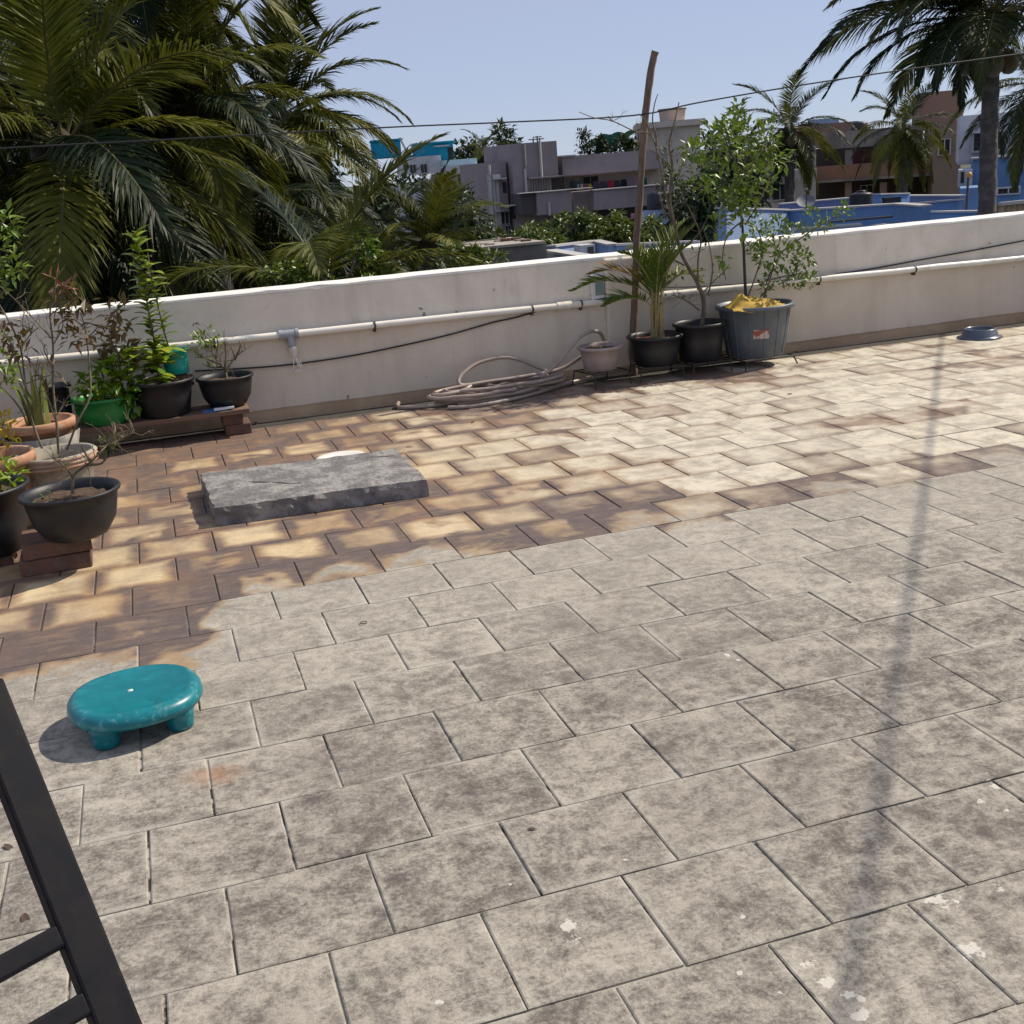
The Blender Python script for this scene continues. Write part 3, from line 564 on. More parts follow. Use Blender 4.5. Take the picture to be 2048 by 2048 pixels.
def frond_geo(b, pts, nl, ll, lw, droop, rng, r0=.012, s0=.15, mi_l=1, mi_r=0, vlift=.15, gap=.0, nseg=3, a0=62, a1=22):
    pts = [Vector(p) for p in pts]; N = len(pts)
    b.tube(pts, taper(N, r0, r0*.15), 5, mi_r, cap=False)
    L = [0]
    for i in range(1, N): L.append(L[-1]+(pts[i]-pts[i-1]).length)
    def ev(s):
        d = s*L[-1]; i = 1
        while i < N-1 and L[i] < d: i += 1
        k = (d-L[i-1])/max(L[i]-L[i-1], 1e-6); return pts[i-1].lerp(pts[i], k), (pts[i]-pts[i-1]).normalized()
    up = Vector((0, 0, 1))
    for i in range(nl):
        s = s0+(1-s0)*(i+.5)/nl; p, T = ev(s); S = T.cross(up)
        S = S.normalized() if S.length > .15 else T.cross(Vector((.3, 1, 0))).normalized()
        Nn = S.cross(T); q = (s-s0)/(1-s0)
        lp = ll*(.5+.55*sin(pi*min(q*1.1+.12, 1)))*(1 if q < .75 else 1-.55*(q-.75)/.25)
        al = radians(a0+(a1-a0)*q)
        for sd in (-1, 1):
            if rng.random() < gap: continue
            a = al+rng.uniform(-.12, .12); l = lp*rng.uniform(.85, 1.12)
            d = (T*cos(a)+S*sd*sin(a)+Nn*(vlift+rng.uniform(-.12, .12))).normalized(); w = T-d*T.dot(d); w = w.normalized()*lw*rng.uniform(.8, 1.2)
            w = (w+Nn*lw*rng.uniform(-.5, .5))
            vs = []; q0 = p.copy(); dr = droop*rng.uniform(.6, 1.4)
            for k in range(nseg+1):
                f = k/nseg; ww = (.45+.55*min(f*3, 1))*(1-f**2.2)
                vs += [q0-w*ww*.5, q0+w*ww*.5] if k < nseg else [q0]
                d = (d-up*dr*(.25+f)*.8).normalized(); q0 = q0+d*l/nseg
            fs = [(2*k, 2*k+1, 2*k+3, 2*k+2) for k in range(nseg-1)]+[(2*nseg-2, 2*nseg-1, 2*nseg)]
            b.add(vs, fs, mi_l, False)
def ppx(pts, Y, rng=None, jy=.0):
    return [at(u, v, Y+(rng.uniform(-jy, jy) if rng else 0)) for u, v in pts]
def stems(t, paths, Y, r0, r1, mat, name='stem', jy=.03, seed=1, n=6):
    rng = random.Random(seed)
    for p in paths:
        w = ppx(p, Y, rng, jy); w[0].y = Y; sp = smooth_path(w, 4); b = MB(); b.tube(sp, taper(len(sp), r0, r1), n); b.build(name, mat, t)
def cluster(b, c, r, n, ll, lw, rng, updir=.25, flat=1.0):
    for _ in range(n):
        v = rv(rng); v.z *= flat; p = Vector(c)+v*r; d = (v.normalized()*.7+rv(rng)*.7+Vector((0, 0, updir))).normalized()
        b.leaf(p, d, ll*rng.uniform(.65, 1.25), lw*rng.uniform(.7, 1.2), rv(rng)*.6+Vector((0, 0, 1)), rng.uniform(.1, .35), rng.uniform(-.1, .4))
def leaf_mesh(name, L, w, mat):
    b = MB(); d = Vector((1, 0, 0)); n = 4; vs = []
    for i in range(n+1):
        f = i/n; x = L*f; ww = w*.5*sin(pi*min(f*.92+.04, 1))**.8; z = -.25*L*f*f+.06*L*f; vs += [(x, -ww, z+ww*.3), (x, 0, z), (x, ww, z+ww*.3)]
    fs = []
    for i in range(n):
        a = i*3; fs += [(a, a+1, a+4, a+3), (a+1, a+2, a+5, a+4)]
    b.add(vs, fs, 0, True); return b.build(name, mat, link=False)
def place_leaf(me, parent, p, d, roll, s):
    q = Vector(d).to_track_quat('X', 'Z').to_euler(); o = inst('leaf', me, parent, p, q, s); return o

def twigs(t, paths, Y, n, ln, seed, mat=None, r=.0016, name='twigs', jy=.04):
    rng = random.Random(seed); b = MB()
    P_ = [smooth_path(ppx(p, Y, rng, jy), 5) for p in paths]
    for i in range(n):
        pth = P_[i % len(P_)]; k = rng.randrange(len(pth)//4, len(pth)); p = pth[k]; d = (rv(rng)+V(0, 0, .5)).normalized(); l = ln*rng.uniform(.4, 1.2)
        q = p+d*l*.5+rv(rng)*l*.08; e_ = q+(d+rv(rng)*.7).normalized()*l*.5; b.tube([p, q, e_], [r, r*.8, r*.4], 4, cap=False)
        for _ in range(2):
            f = q.lerp(e_, rng.random()); b.tube([f, f+(d+rv(rng)).normalized()*l*.35], [r*.6, r*.35], 4, cap=False)
    b.build(name, mat or mt_stem, t)
# --- right group
YB = 6.93
def zat(u, v, Y): return at(u, v, Y).z
def cx(u, v, Y): return at(u, v, Y).x
x = cx(1201, 720, YB); zt = zat(1201, 690, YB); x0_ = x
wire_stand((x, YB), .25, .1, 'low black wire stand under the empty beige pot')
potted('flower_pot', 'empty beige plastic pot with dark soil beside the hose coils', V(x, YB, .1), .105, .135, zt-.1, mt_beige, soil=.022, cat='pot', seed=2)
b = MB(); rng = random.Random(2)
x = cx(1311, 700, YB); zt = zat(1311, 668, YB); wire_stand((x, YB), .27, .09, 'low black wire stand under the potted palm', -.15)
pal = potted('potted_palm', 'small palm with fanned yellow-green fronds in a black pot of red soil', V(x, YB, .09), .135, .172, zt-.09, mt_black, mt_redsoil, soil=.035, lip=.014)
base = V(x, YB, zt-.03)
rng = random.Random(4)
tips = [((1300, 590), (1260, 570), (1200, 562), (1145, 582), .1, 1), ((1300, 610), (1270, 597), (1240, 600), (1208, 612), -.15, 1), ((1298, 580), (1265, 552), (1225, 540), (1180, 548), .15, 2),
        ((1302, 570), (1280, 530), (1262, 512), (1240, 506), -.1, 0), ((1308, 560), (1300, 525), (1292, 508), (1278, 500), .18, 0), ((1314, 560), (1318, 520), (1322, 500), (1332, 488), -.2, 0),
        ((1322, 560), (1340, 510), (1360, 480), (1388, 452), .05, 0), ((1322, 565), (1345, 525), (1365, 500), (1382, 488), -.15, 0), ((1325, 580), (1350, 555), (1378, 548), (1402, 565), .12, 1),
        ((1318, 550), (1328, 505), (1345, 470), (1372, 440), .2, 0), ((1305, 555), (1290, 520), (1270, 495), (1255, 500), .25, 0)]
for k, (p1, p2, p3, p4, dy, kind) in enumerate(tips):
    st0 = (1311+rng.uniform(-8, 8), 680); pts = [at(*st0, YB), at(p1[0]*.5+st0[0]*.5, (p1[1]+st0[1])/2, YB+dy*.1), at(*p1, YB+dy*.3), at(*p2, YB+dy*.65), at(*p3, YB+dy), at(*p4, YB+dy*1.25)]
    b = MB(); frond_geo(b, smooth_path(pts, 4), 24, .17, .013, .12 if kind else .05, rng, .006, .42, a0=48, a1=14, vlift=.3)
    b.build('frond', [mt_gstem, fr_areca if kind != 2 else M('tinged_frond', (.3, .14, .02), .5, (.12, .14, .02), 12)], pal)
for k in range(7):
    b = MB(); u0 = 1311+rng.uniform(-14, 16); b.tube(smooth_path([at(u0, 682, YB+rng.uniform(-.03, .03)), at(u0+rng.uniform(-6, 8), 610, YB), at(1311+rng.uniform(-14, 14), 570, YB)], 4), taper(9, .011, .007), 6); b.build('cane', M('cane', (.3, .24, .09), .6, (.2, .14, .06), 30, stretch=(1, 1, 3)), pal)

x = cx(1400, 690, YB); zt = zat(1396, 644, YB); wire_stand((x, YB), .27, .08, 'low black wire stand under the bare shrub pot', .1)
bs = potted('potted_shrub', 'tall leafless shrub with bare twigs in a black pot', V(x, YB, .08), .135, .165, zt-.08, mt_black, soil=.05)
stems(bs, [[(1406, 655), (1408, 610), (1398, 572), (1375, 532), (1360, 500), (1350, 450), (1340, 395), (1345, 330), (1338, 290), (1350, 240), (1358, 205)]], YB, .016, .004, mt_bark, 'trunk', seed=3)
stems(bs, [[(1400, 580), (1396, 520), (1402, 475), (1385, 430), (1368, 398)], [(1404, 590), (1428, 562), (1452, 540)], [(1412, 590), (1425, 540), (1418, 490), (1405, 455)], [(1350, 450), (1330, 380), (1318, 320), (1302, 270), (1268, 262), (1225, 242), (1190, 236), (1158, 224)],
           [(1318, 320), (1312, 270), (1305, 240), (1310, 205), (1316, 188)], [(1340, 395), (1358, 350), (1372, 300)], [(1302, 270), (1290, 240), (1278, 228)], [(1375, 532), (1345, 520), (1322, 530)], [(1398, 620), (1370, 600), (1345, 590)], [(1338, 330), (1310, 305), (1296, 296)], [(1360, 500), (1395, 470), (1418, 430)], [(1225, 242), (1216, 232)], [(1345, 420), (1366, 385), (1360, 360)], [(1340, 440), (1322, 400), (1325, 350)]], YB, .0065, .0022, mt_bark, 'branch', .06, 4)
twigs(bs, [[(1350, 450), (1340, 395), (1345, 330), (1338, 290), (1350, 240)], [(1330, 380), (1318, 320), (1302, 270), (1268, 262), (1225, 242)], [(1396, 520), (1402, 475), (1385, 430)], [(1375, 532), (1345, 520), (1322, 530)], [(1398, 620), (1370, 600), (1345, 590)]], YB, 70, .1, 304, mt_bark)
rng = random.Random(9); b = MB()
for (u, v) in ((1345, 530), (1335, 560), (1365, 590), (1355, 545), (1400, 500), (1420, 545), (1340, 300), (1335, 600)): cluster(b, at(u, v, YB), .05, 5, .035, .016, rng)
for (u, v, n) in ((1335, 310, 16), (1350, 345, 20), (1365, 390, 24), (1390, 400, 14), (1330, 350, 12), (1345, 410, 16)): cluster(b, at(u, v, YB+.1), .07, n, .045, .02, rng)
b.build('foliage', lf_mid, bs)

x = cx(1510, 660, 6.93); zt = zat(1509, 606, 6.93); wire_stand((x, 6.93), .36, .065, 'wide black wire stand under the big grey tub', .05)
tub = potted('potted_tree', 'leafy young tree and shrub growing from a large grey plastic tub', V(x, 6.93, .065), .185, .238, zt-.065, mt_tub, soil=.03, lip=.02, liph=.03)
rng = random.Random(12)
b = MB()
for k in range(14):
    a = 2*pi*k/14; b.tube([(x+(.188)*cos(a), 6.93+.188*sin(a), .08), (x+.232*cos(a), 6.93+.232*sin(a), zt-.035)], .0035, 5)
b.build('rib', mt_tub, tub)
b = MB(); a = radians(-105)
def onpot(a, z, k=1.004): 
    f = (z-.065)/(zt-.065); r = (.185+(.238-.185)*f)*k+.002; return V(x+r*cos(a), 6.93+r*sin(a), z)
vs = []
for i in range(5):
    for j in range(2): vs.append(onpot(radians(-122+i*7), .2+j*.06))
b.add(vs, [(i*2, i*2+2, i*2+3, i*2+1) for i in range(4)]); b.build('sticker', M('faded_sticker', (.5, .42, .36), .6, (.28, .08, .05), 18, .5, .55), tub)
stems(tub, [[(1492, 612), (1489, 540), (1486, 470), (1480, 400), (1474, 330), (1470, 260)]], 6.95, .011, .004, M('dark_trunk', (.03, .028, .028), .7), 'trunk', .01, 5)
stems(tub, [[(1482, 400), (1450, 360), (1425, 330)], [(1478, 370), (1510, 320), (1530, 290)], [(1474, 330), (1450, 280), (1440, 245)], [(1486, 450), (1520, 400), (1540, 350)], [(1484, 440), (1455, 470), (1445, 520), (1452, 560)], [(1495, 608), (1512, 550), (1525, 500), (1515, 460), (1490, 440)], [(1525, 605), (1535, 560), (1560, 510), (1590, 480)], [(1520, 605), (1545, 540), (1550, 490), (1530, 450)], [(1560, 510), (1610, 470), (1650, 445), (1690, 425)], [(1535, 560), (1580, 550), (1615, 545)]], 6.95, .006, .0025, mt_bark, 'branch', .05, 6)
b = MB()
for (u, v, r, n) in ((1472, 232, .07, 40), (1440, 250, .07, 34), (1505, 262, .08, 40), (1430, 290, .1, 55), (1475, 300, .12, 70), (1525, 300, .1, 55), (1545, 270, .06, 22), (1412, 330, .09, 45), (1455, 350, .11, 60), (1500, 345, .11, 60), (1535, 345, .07, 30), (1470, 395, .11, 60), (1430, 385, .07, 28), (1505, 400, .08, 34), (1470, 435, .07, 26), (1440, 460, .05, 14), (1452, 500, .04, 8), (1448, 540, .03, 6), (1412, 270, .05, 18), (1485, 425, .06, 16), (1400, 300, .06, 24), (1555, 300, .06, 20), (1395, 350, .05, 18), (1560, 330, .05, 14), (1480, 215, .05, 16)):
    cluster(b, at(u+rng.uniform(-20, 20), v+rng.uniform(-16, 16), 6.95+rng.uniform(-.16, .14)), r*rng.uniform(.8, 1.25), int(n*1.25), .064, .03, rng)
b.build('crown', lf_green, tub)
b = MB()
for (u, v, r, n) in ((1520, 470, .07, 34), (1555, 455, .08, 38), (1590, 470, .08, 38), (1535, 510, .09, 46), (1575, 515, .09, 46), (1610, 520, .06, 26), (1550, 555, .08, 36), (1590, 560, .06, 24), (1620, 560, .05, 16), (1530, 575, .05, 18), (1640, 450, .05, 16), (1688, 424, .05, 18), (1660, 438, .04, 10), (1625, 430, .04, 9), (1510, 500, .05, 18), (1510, 440, .05, 16)):
    cluster(b, at(u, v, 6.93+rng.uniform(-.1, .1)), r, int(n*1.8), .05, .024, rng)
b.build('foliage', lf_green, tub)
nc = at(1505, 592, 6.85); b = MB(); nx_, ny_ = 22, 10; vs = []
for j in range(ny_+1):
    for i in range(nx_+1):
        u = i/nx_*2-1; v = j/ny_*2-1; r = 1-.25*abs(u)**3
        vs.append((nc.x+u*.19+rng.uniform(-.004, .004), nc.y+v*.13*r+rng.uniform(-.004, .004), zt-.02+.06*(1-v*v)*(1-.6*u*u)+.008*sin(u*7+v*5)+.006*sin(v*9-u*3)+.055*math.exp(-((u+.42)/.25)**2-((v-.3)/.5)**2)+rng.uniform(-.0015, .0015)))
b.add(vs, [(j*(nx_+1)+i, j*(nx_+1)+i+1, (j+1)*(nx_+1)+i+1, (j+1)*(nx_+1)+i) for j in range(ny_) for i in range(nx_)], 0, True)
tag(b.build('net_bag', mt_net, base=(nc.x, nc.y, zt)), 'crumpled yellow net bag lying in the grey tub', 'net bag')

# --- left bench and its pots
def brick(c, sx, sy, sz, label, rot=0.0, grp=None, cat='brick', mat=None):
    b = MB(); b.box(-sx/2, sx/2, -sy/2, sy/2, 0, sz); o = b.build('brick', mat or mt_brick, bevel=.006); o.location = c; o.rotation_euler.z = rot; return tag(o, label, cat, grp)
brick((.41, 6.99, 0), .15, .2, .062, 'lower brick under the right end of the plank bench')
brick((.385, 6.98, .0635), .12, .19, .064, 'upper brick under the right end of the plank bench')
brick((-.95, 6.95, 0), .15, .2, .062, 'lower brick under the left end of the plank bench', grp=None)
brick((-.95, 6.95, .0635), .13, .2, .064, 'upper brick under the left end of the plank bench')
b = MB(); b.box(-1.15, .485, 6.835, 7.13, .129, .158); tag(b.build('plank', mt_plank, base=(-.3, 6.98, .129), bevel=.004), 'long dark plank resting on bricks along the parapet', 'plank')
BZ = .1595
# magazine and card on the plank
b = MB(); b.box(.22, .36, 6.85, 6.94, BZ, BZ+.006); o = b.build('booklet', mt_bluep, base=(.29, 6.9, BZ)); tag(o, 'flat blue booklet on the plank under the bonsai bowl', 'booklet')
b = MB(); b.box(.285, .4, 6.845, 6.875, BZ+.0075, BZ+.018); tag(b.build('card', mt_paper, base=(.34, 6.86, BZ+.0075)), 'white card lying on the blue booklet at the bench end', 'card')
# bonsai bowl on the bench
YL = 6.99
x = cx(451, 765, YL); zt = zat(451, 750, YL)
prof = lambda r, h: [(.001, 0), (r*.5, 0), (r*.62, .01), (r*.82, h*.35), (r*.9, h*.7), (r*.93, h-.018), (r, h-.014), (r*1.005, h-.004), (r*.985, h), (r*.9, h-.004), (r*.87, h-.03), (r*.84, h-.05)]
bo = potted('bonsai_bowl', 'black bowl with a small bare bonsai at the right end of the bench', V(x, YL, BZ), 0, .15, zt-BZ, mt_black, soil=.035, prof=prof(.168, zt-BZ))
stems(bo, [[(455, 762), (450, 740), (435, 722), (420, 700), (408, 682)], [(452, 745), (470, 715), (490, 700)], [(450, 742), (452, 705), (448, 680)], [(437, 725), (415, 718), (398, 710)], [(468, 718), (480, 695), (478, 680)], [(430, 715), (436, 690), (432, 672)], [(470, 715), (462, 690)], [(445, 735), (425, 735), (405, 728)]], YL, .008, .002, mt_stem, 'branch', .06, 14, 5)
twigs(bo, [[(450, 740), (435, 722), (420, 700), (408, 682)], [(452, 745), (470, 715), (490, 700)], [(450, 742), (452, 705), (448, 680)], [(437, 725), (415, 718), (398, 710)]], YL, 60, .08, 302)
rng = random.Random(15); b = MB()
for (u, v, n) in ((402, 678, 22), (420, 668, 16), (392, 690, 8), (432, 690, 5), (410, 715, 5)): cluster(b, at(u, v, YL), .04, n+6, .045, .018, rng)
b.build('foliage', lf_bright, bo)
# black tub with leafy plant
x = cx(327, 795, YL-.02); zt = zat(326, 757, YL-.02); YT = YL-.02; XT = x
bt = potted('potted_herb', 'tall bright green leafy plant in a large black tub on the bench', V(x, YT, BZ), .14, .178, zt-BZ, mt_black, soil=.05, lip=.012)
stems(bt, [[(352, 770), (345, 720), (330, 670), (318, 620), (305, 560), (295, 505)], [(318, 770), (312, 700), (300, 640), (290, 580), (280, 520), (272, 470)]], YT, .006, .003, mt_stem, 'stem', .02, 16)
lm1 = leaf_mesh('leaf', .105, .062, lf_bright); lm2 = leaf_mesh('leaf', .085, .048, lf_bright)
rng = random.Random(17)
def stem_leaves(t, path, Y, n, me, smin, smax, spread=.6, jy=.01, up=.2):
    P = smooth_path(ppx(path, Y), 8)
    for i in range(n):
        f = i/(n-1); p = P[int(f*(len(P)-1))]; a = i*2.4+rng.uniform(-.3, .3)
        place_leaf(me, t, p, (cos(a)*spread, sin(a)*spread, rng.uniform(up-.2, up+.35)), 0, rng.uniform(smin, smax))
stem_leaves(bt, [(316, 735), (308, 680), (298, 630), (288, 575), (279, 520), (272, 465)], YT, 96, lm1, .6, 1.0)
stem_leaves(bt, [(346, 735), (332, 675), (322, 630), (308, 580), (298, 530)], YT, 44, lm2, .7, 1.15)
for i in range(84):
    p = at(rng.uniform(238, 335), rng.uniform(690, 765), YT+rng.uniform(-.16, .08)); a = rng.uniform(0, 2*pi)
    place_leaf(lm1, bt, p, (cos(a), sin(a), rng.uniform(-.2, .5)), 0, rng.uniform(.7, 1.15))
b = MB(); b.lathe([(.095, -.06), (.09, -.02), (.075, .0), (.03, .011), (.001, .0115)], (XT+.09, YT+.055, zt), 20); b.build('soil_heap', mt_soil, bt)
# small teal pail standing on the soil of the tub
x = XT+.1; y = YT+.06; zb_ = zt+.012; k = zat(357, 697, y)-zb_
b = MB(); b.lathe([(.001, 0), (.066, 0), (.069, .004), (.072, k*.5), (.074, k-.01), (.079, k-.008), (.079, k), (.072, k), (.069, k-.02), (.064, .006), (.001, .005)], (x, y, zb_), 32)
tag(b.build('small_pail', mt_teal, base=(x, y, zb_)), 'small teal plastic pail standing in the black tub', 'pail')
# green pot
YG = 6.97; x = cx(212, 825, YG); zt = zat(212, 790, YG)
gp = potted('potted_creeper', 'trailing leafy plant in a shiny green pot on the bench', V(x, YG, BZ), .135, .17, zt-BZ, mt_green, soil=.03, bulge=.06)
rng = random.Random(19); b = MB()
for (u, v, r, n) in ((185, 770, .08, 36), (220, 755, .08, 34), (250, 770, .07, 30), (270, 800, .05, 14), (200, 795, .06, 18), (275, 820, .03, 6), (240, 790, .05, 14), (175, 800, .04, 10)): cluster(b, at(u, v, YG-.08), r, int(n*1.4), .08, .042, rng)
b.build('foliage', lf_bright, gp)
stems(gp, [[(225, 780), (228, 720), (222, 670), (230, 625)], [(212, 780), (200, 720), (215, 690), (240, 660)], [(240, 780), (240, 730), (232, 690)]], YG-.03, .005, .0025, mt_stem, 'stem', .03, 20, 5)
b = MB()
for (u, v, n) in ((240, 615, 12), (228, 632, 10), (222, 655, 9), (245, 650, 8), (215, 672, 7), (232, 690, 8), (250, 700, 8), (205, 690, 6), (225, 720, 10), (262, 715, 6)): cluster(b, at(u, v, YG-.03), .04, n+3, .08, .036, rng)
b.build('withered_leaves', lf_rust, gp)
# black pot behind, wrapped terracotta
YK = 7.0; x = cx(114, 790, YK); zt = zat(114, 768, YK)
potted('flower_pot', 'small dark pot half hidden at the back of the bench by the wall', V(x, YK, BZ), .06, .075, zt-BZ, mt_black, soil=.02, cat='pot')
Y1 = 6.5; x = cx(80, 860, Y1); zt = zat(88, 838, Y1)
w1 = potted('wrapped_pot', 'terracotta pot wrapped in grey sacking with tall blade leaves', V(x, Y1, 0), .14, .165, zt, mt_terra, mt_redsoil, soil=.04, lip=.02, liph=.05, bulge=.05)
b = MB(); rng = random.Random(23); b.lathe([(.175, .02), (.185, .05), (.182, zt*.5), (.19, zt-.08), (.186, zt-.075)], (x, Y1, 0), 40, wob=lambda a, z: 1+.03*sin(a*5+z*30)+.015*sin(a*11)); b.build('sacking', M('sacking', (.32, .3, .27), .9, (.2, .19, .18), 12, bump=.5), w1)
for k in range(16):
    a = rng.uniform(0, 2*pi); r = rng.uniform(0, .06); p0 = V(x+r*cos(a), Y1+r*sin(a), zt-.03); h_ = rng.uniform(.14, .34); ld = V(cos(a), sin(a), 0)*rng.uniform(.02, .12)
    b = MB(); s_ = V(-sin(a), cos(a), 0)*.5; vs = []
    for i in range(6):
        f = i/5; c_ = p0+V(0, 0, h_*f)+ld*f*f; w_ = .045*(1-f**2.5)*.9+.002; vs += [c_-s_*w_, c_+V(cos(a), sin(a), 0)*.008, c_+s_*w_]
    b.add(vs, [(i*3+j, i*3+j+1, i*3+j+4, i*3+j+3) for i in range(5) for j in range(2)], 0, True); b.build('blade', lf_blade, w1)
# whitewashed terracotta pot with rose stems
Y2 = 5.56; x = cx(112, 915, Y2); zt = zat(112, 903, Y2)
ro_ = potted('potted_rose', 'leggy thorny rose bush in a whitewashed terracotta pot', V(x, Y2, 0), .125, .162, zt, mt_whitewash, soil=.06, lip=.018, liph=.055, cat='potted plant')
b = MB(); 
for k in (0, .018, .036): b.lathe([(.179, 0), (.184, .005), (.179, .01)], (x, Y2, zt-.052+k), 44)
b.build('rim_band', mt_terra, ro_)
b = MB(); b.lathe([(.126, .03), (.135, .06), (.149, .13)], (x, Y2, 0), 40); b.build('paint_patch', M('green_patch', (.5, .52, .45), .8, (.08, .3, .12), 5, .5, .55), ro_)
R_ = [[(85, 895), (62, 835), (50, 765), (42, 700), (22, 650), (0, 612), (-25, 575)], [(118, 905), (112, 835), (106, 765), (106, 690), (100, 630), (106, 595), (116, 565)], [(135, 895), (156, 842), (180, 792), (178, 722), (170, 655), (160, 625)], [(104, 680), (62, 632), (22, 592), (-12, 562)], [(50, 765), (28, 700), (5, 660), (-10, 640)],
      [(106, 690), (125, 655), (122, 630)], [(172, 680), (200, 650), (215, 640)], [(112, 835), (90, 780), (82, 730)], [(42, 700), (60, 670), (78, 655)], [(60, 672), (66, 650)], [(35, 690), (48, 665), (44, 650)], [(112, 835), (132, 800), (150, 775)], [(62, 835), (78, 800), (70, 760), (76, 715)], [(100, 630), (122, 615), (150, 608)], [(50, 765), (95, 752), (108, 752)], [(170, 655), (150, 640), (125, 636)], [(106, 740), (88, 700), (92, 690)]]
stems(ro_, R_[:3], Y2, .0058, .0025, mt_stem, 'stem', .05, 24, 6); stems(ro_, R_[3:], Y2, .0034, .0018, mt_stem, 'twig', .08, 25, 5)
twigs(ro_, R_, Y2, 90, .1, 301)
b = MB(); rng = random.Random(26)
for (u, v, n, k) in ((150, 612, 12, 0), (165, 600, 8, 0), (160, 672, 14, 0), (140, 680, 6, 0), (115, 600, 6, 0), (38, 705, 8, 0), (45, 690, 6, 0), (155, 640, 6, 0), (128, 635, 6, 0), (8, 640, 6, 0), (100, 745, 4, 0), (20, 668, 5, 0), (140, 588, 8, 0)): cluster(b, at(u, v, Y2), .04, n+3, .068, .03, rng, -.05)
b.build('foliage', lf_rust, ro_)
b = MB()
for (u, v, n) in ((122, 575, 9), (110, 560, 5)): cluster(b, at(u, v, Y2), .03, n, .06, .016, rng)
b.build('new_leaves', M('red_leaf', (.3, .1, .05), .5), ro_)
# front bowl on bricks
for k, z in enumerate((0, .0655)):
    brick((-.49+.01*k, 4.79, z), .265-.01*k, .24, .063, ('lower brick under the front black bowl', 'upper brick under the front black bowl')[k], .03+.05*k)
Y3 = 4.68; x = cx(143, 1000, Y3); zt = zat(143, 978, Y3)
fb = potted('bonsai_bowl', 'black bowl with a bent twiggy bonsai on two bricks at the front', V(x, Y3, .131), 0, .16, zt-.131, mt_black, soil=.035, prof=prof(.188, zt-.131))
stems(fb, [[(145, 985), (146, 960), (152, 945), (180, 925), (205, 900), (222, 880)], [(146, 958), (132, 935), (105, 915)], [(180, 925), (170, 905), (162, 890)], [(205, 900), (240, 880), (268, 862)], [(195, 912), (212, 905), (206, 925)], [(215, 890), (230, 860), (225, 845)], [(240, 880), (252, 868), (262, 850)], [(170, 932), (200, 928), (214, 915)]], Y3, .0075, .002, mt_stem, 'branch', .05, 27, 6)
twigs(fb, [[(152, 945), (180, 925), (205, 900), (222, 880)], [(205, 900), (240, 880), (268, 862)], [(146, 958), (132, 935), (105, 915)]], Y3, 55, .08, 303)
b = MB()
for (u, v, n) in ((210, 892, 14), (222, 882, 10), (198, 908, 6), (95, 995, 10), (80, 1000, 8)): cluster(b, at(u, v, Y3), .025, n, .026, .011, rng)
b.build('foliage', lf_mid, fb)
# far-left pots
Y4 = 5.0; x = -.785; zt = .315
fl = potted('potted_croton', 'yellow green croton in a black tub cut by the left edge', V(x, Y4, .04), .17, .215, zt-.04, mt_black, soil=.04)
brick((x, Y4, 0), .24, .24, .039, 'flat brick under the black tub at the left edge')
b = MB()
for (u, v, n, r) in ((5, 945, 30, .06), (25, 935, 18, .05), (-20, 930, 40, .09), (-60, 900, 40, .1)): cluster(b, at(u, v+14, Y4-.02), r*.8, int(n*.7), .055, .028, rng)
b.build('foliage', lf_bright, fl)
stems(fl, [[(-15, 960), (-12, 930), (0, 900)], [(-40, 960), (-45, 900), (-50, 860)]], Y4, .006, .003, mt_stem, 'stem', .01, 28, 5)
Y5 = 5.5; x = cx(-10, 930, Y5); zt = zat(-10, 908, Y5)
cr = potted('potted_croton', 'bright yellow croton in a terracotta pot at the left edge', V(x, Y5, 0), .12, .16, zt, mt_terra, soil=.05, lip=.016, liph=.05)
stems(cr, [[(-8, 925), (-5, 880), (10, 840)], [(-15, 925), (-25, 860), (-35, 800)]], Y5, .006, .003, mt_stem, 'stem', .01, 29, 5)
b = MB()
for (u, v, n, r) in ((18, 845, 40, .06), (8, 870, 34, .06), (28, 862, 18, .04), (-20, 830, 40, .08), (0, 820, 20, .05)): cluster(b, at(u-8, v+8, Y5), r*.85, int(n*.75), .046, .016, rng, .3)
b.build('foliage', lf_yellow, cr)
Y6 = 6.0; x = -1.05
sh = potted('potted_shrub', 'tall green shrub reaching into view at the left edge', V(x, Y6, 0), .15, .19, .34, mt_black, soil=.05)
stems(sh, [[(-70, 860), (-60, 700), (-30, 600), (0, 540), (22, 520)], [(-75, 860), (-70, 650), (-40, 520), (0, 450), (15, 435)], [(-30, 600), (0, 590), (15, 578)]], Y6, .008, .003, mt_stem, 'stem', .02, 30, 6)
b = MB()
for (u, v, n, r) in ((10, 445, 34, .06), (30, 470, 16, .04), (5, 520, 30, .06), (32, 535, 22, .045), (15, 550, 22, .05), (8, 585, 8, .03), (-40, 480, 60, .12), (-50, 560, 60, .12), (0, 760, 30, .07), (10, 725, 24, .06), (-30, 700, 60, .14)): cluster(b, at(u, v, Y6), r, n, .055, .026, rng)
b.build('foliage', lf_green, sh)

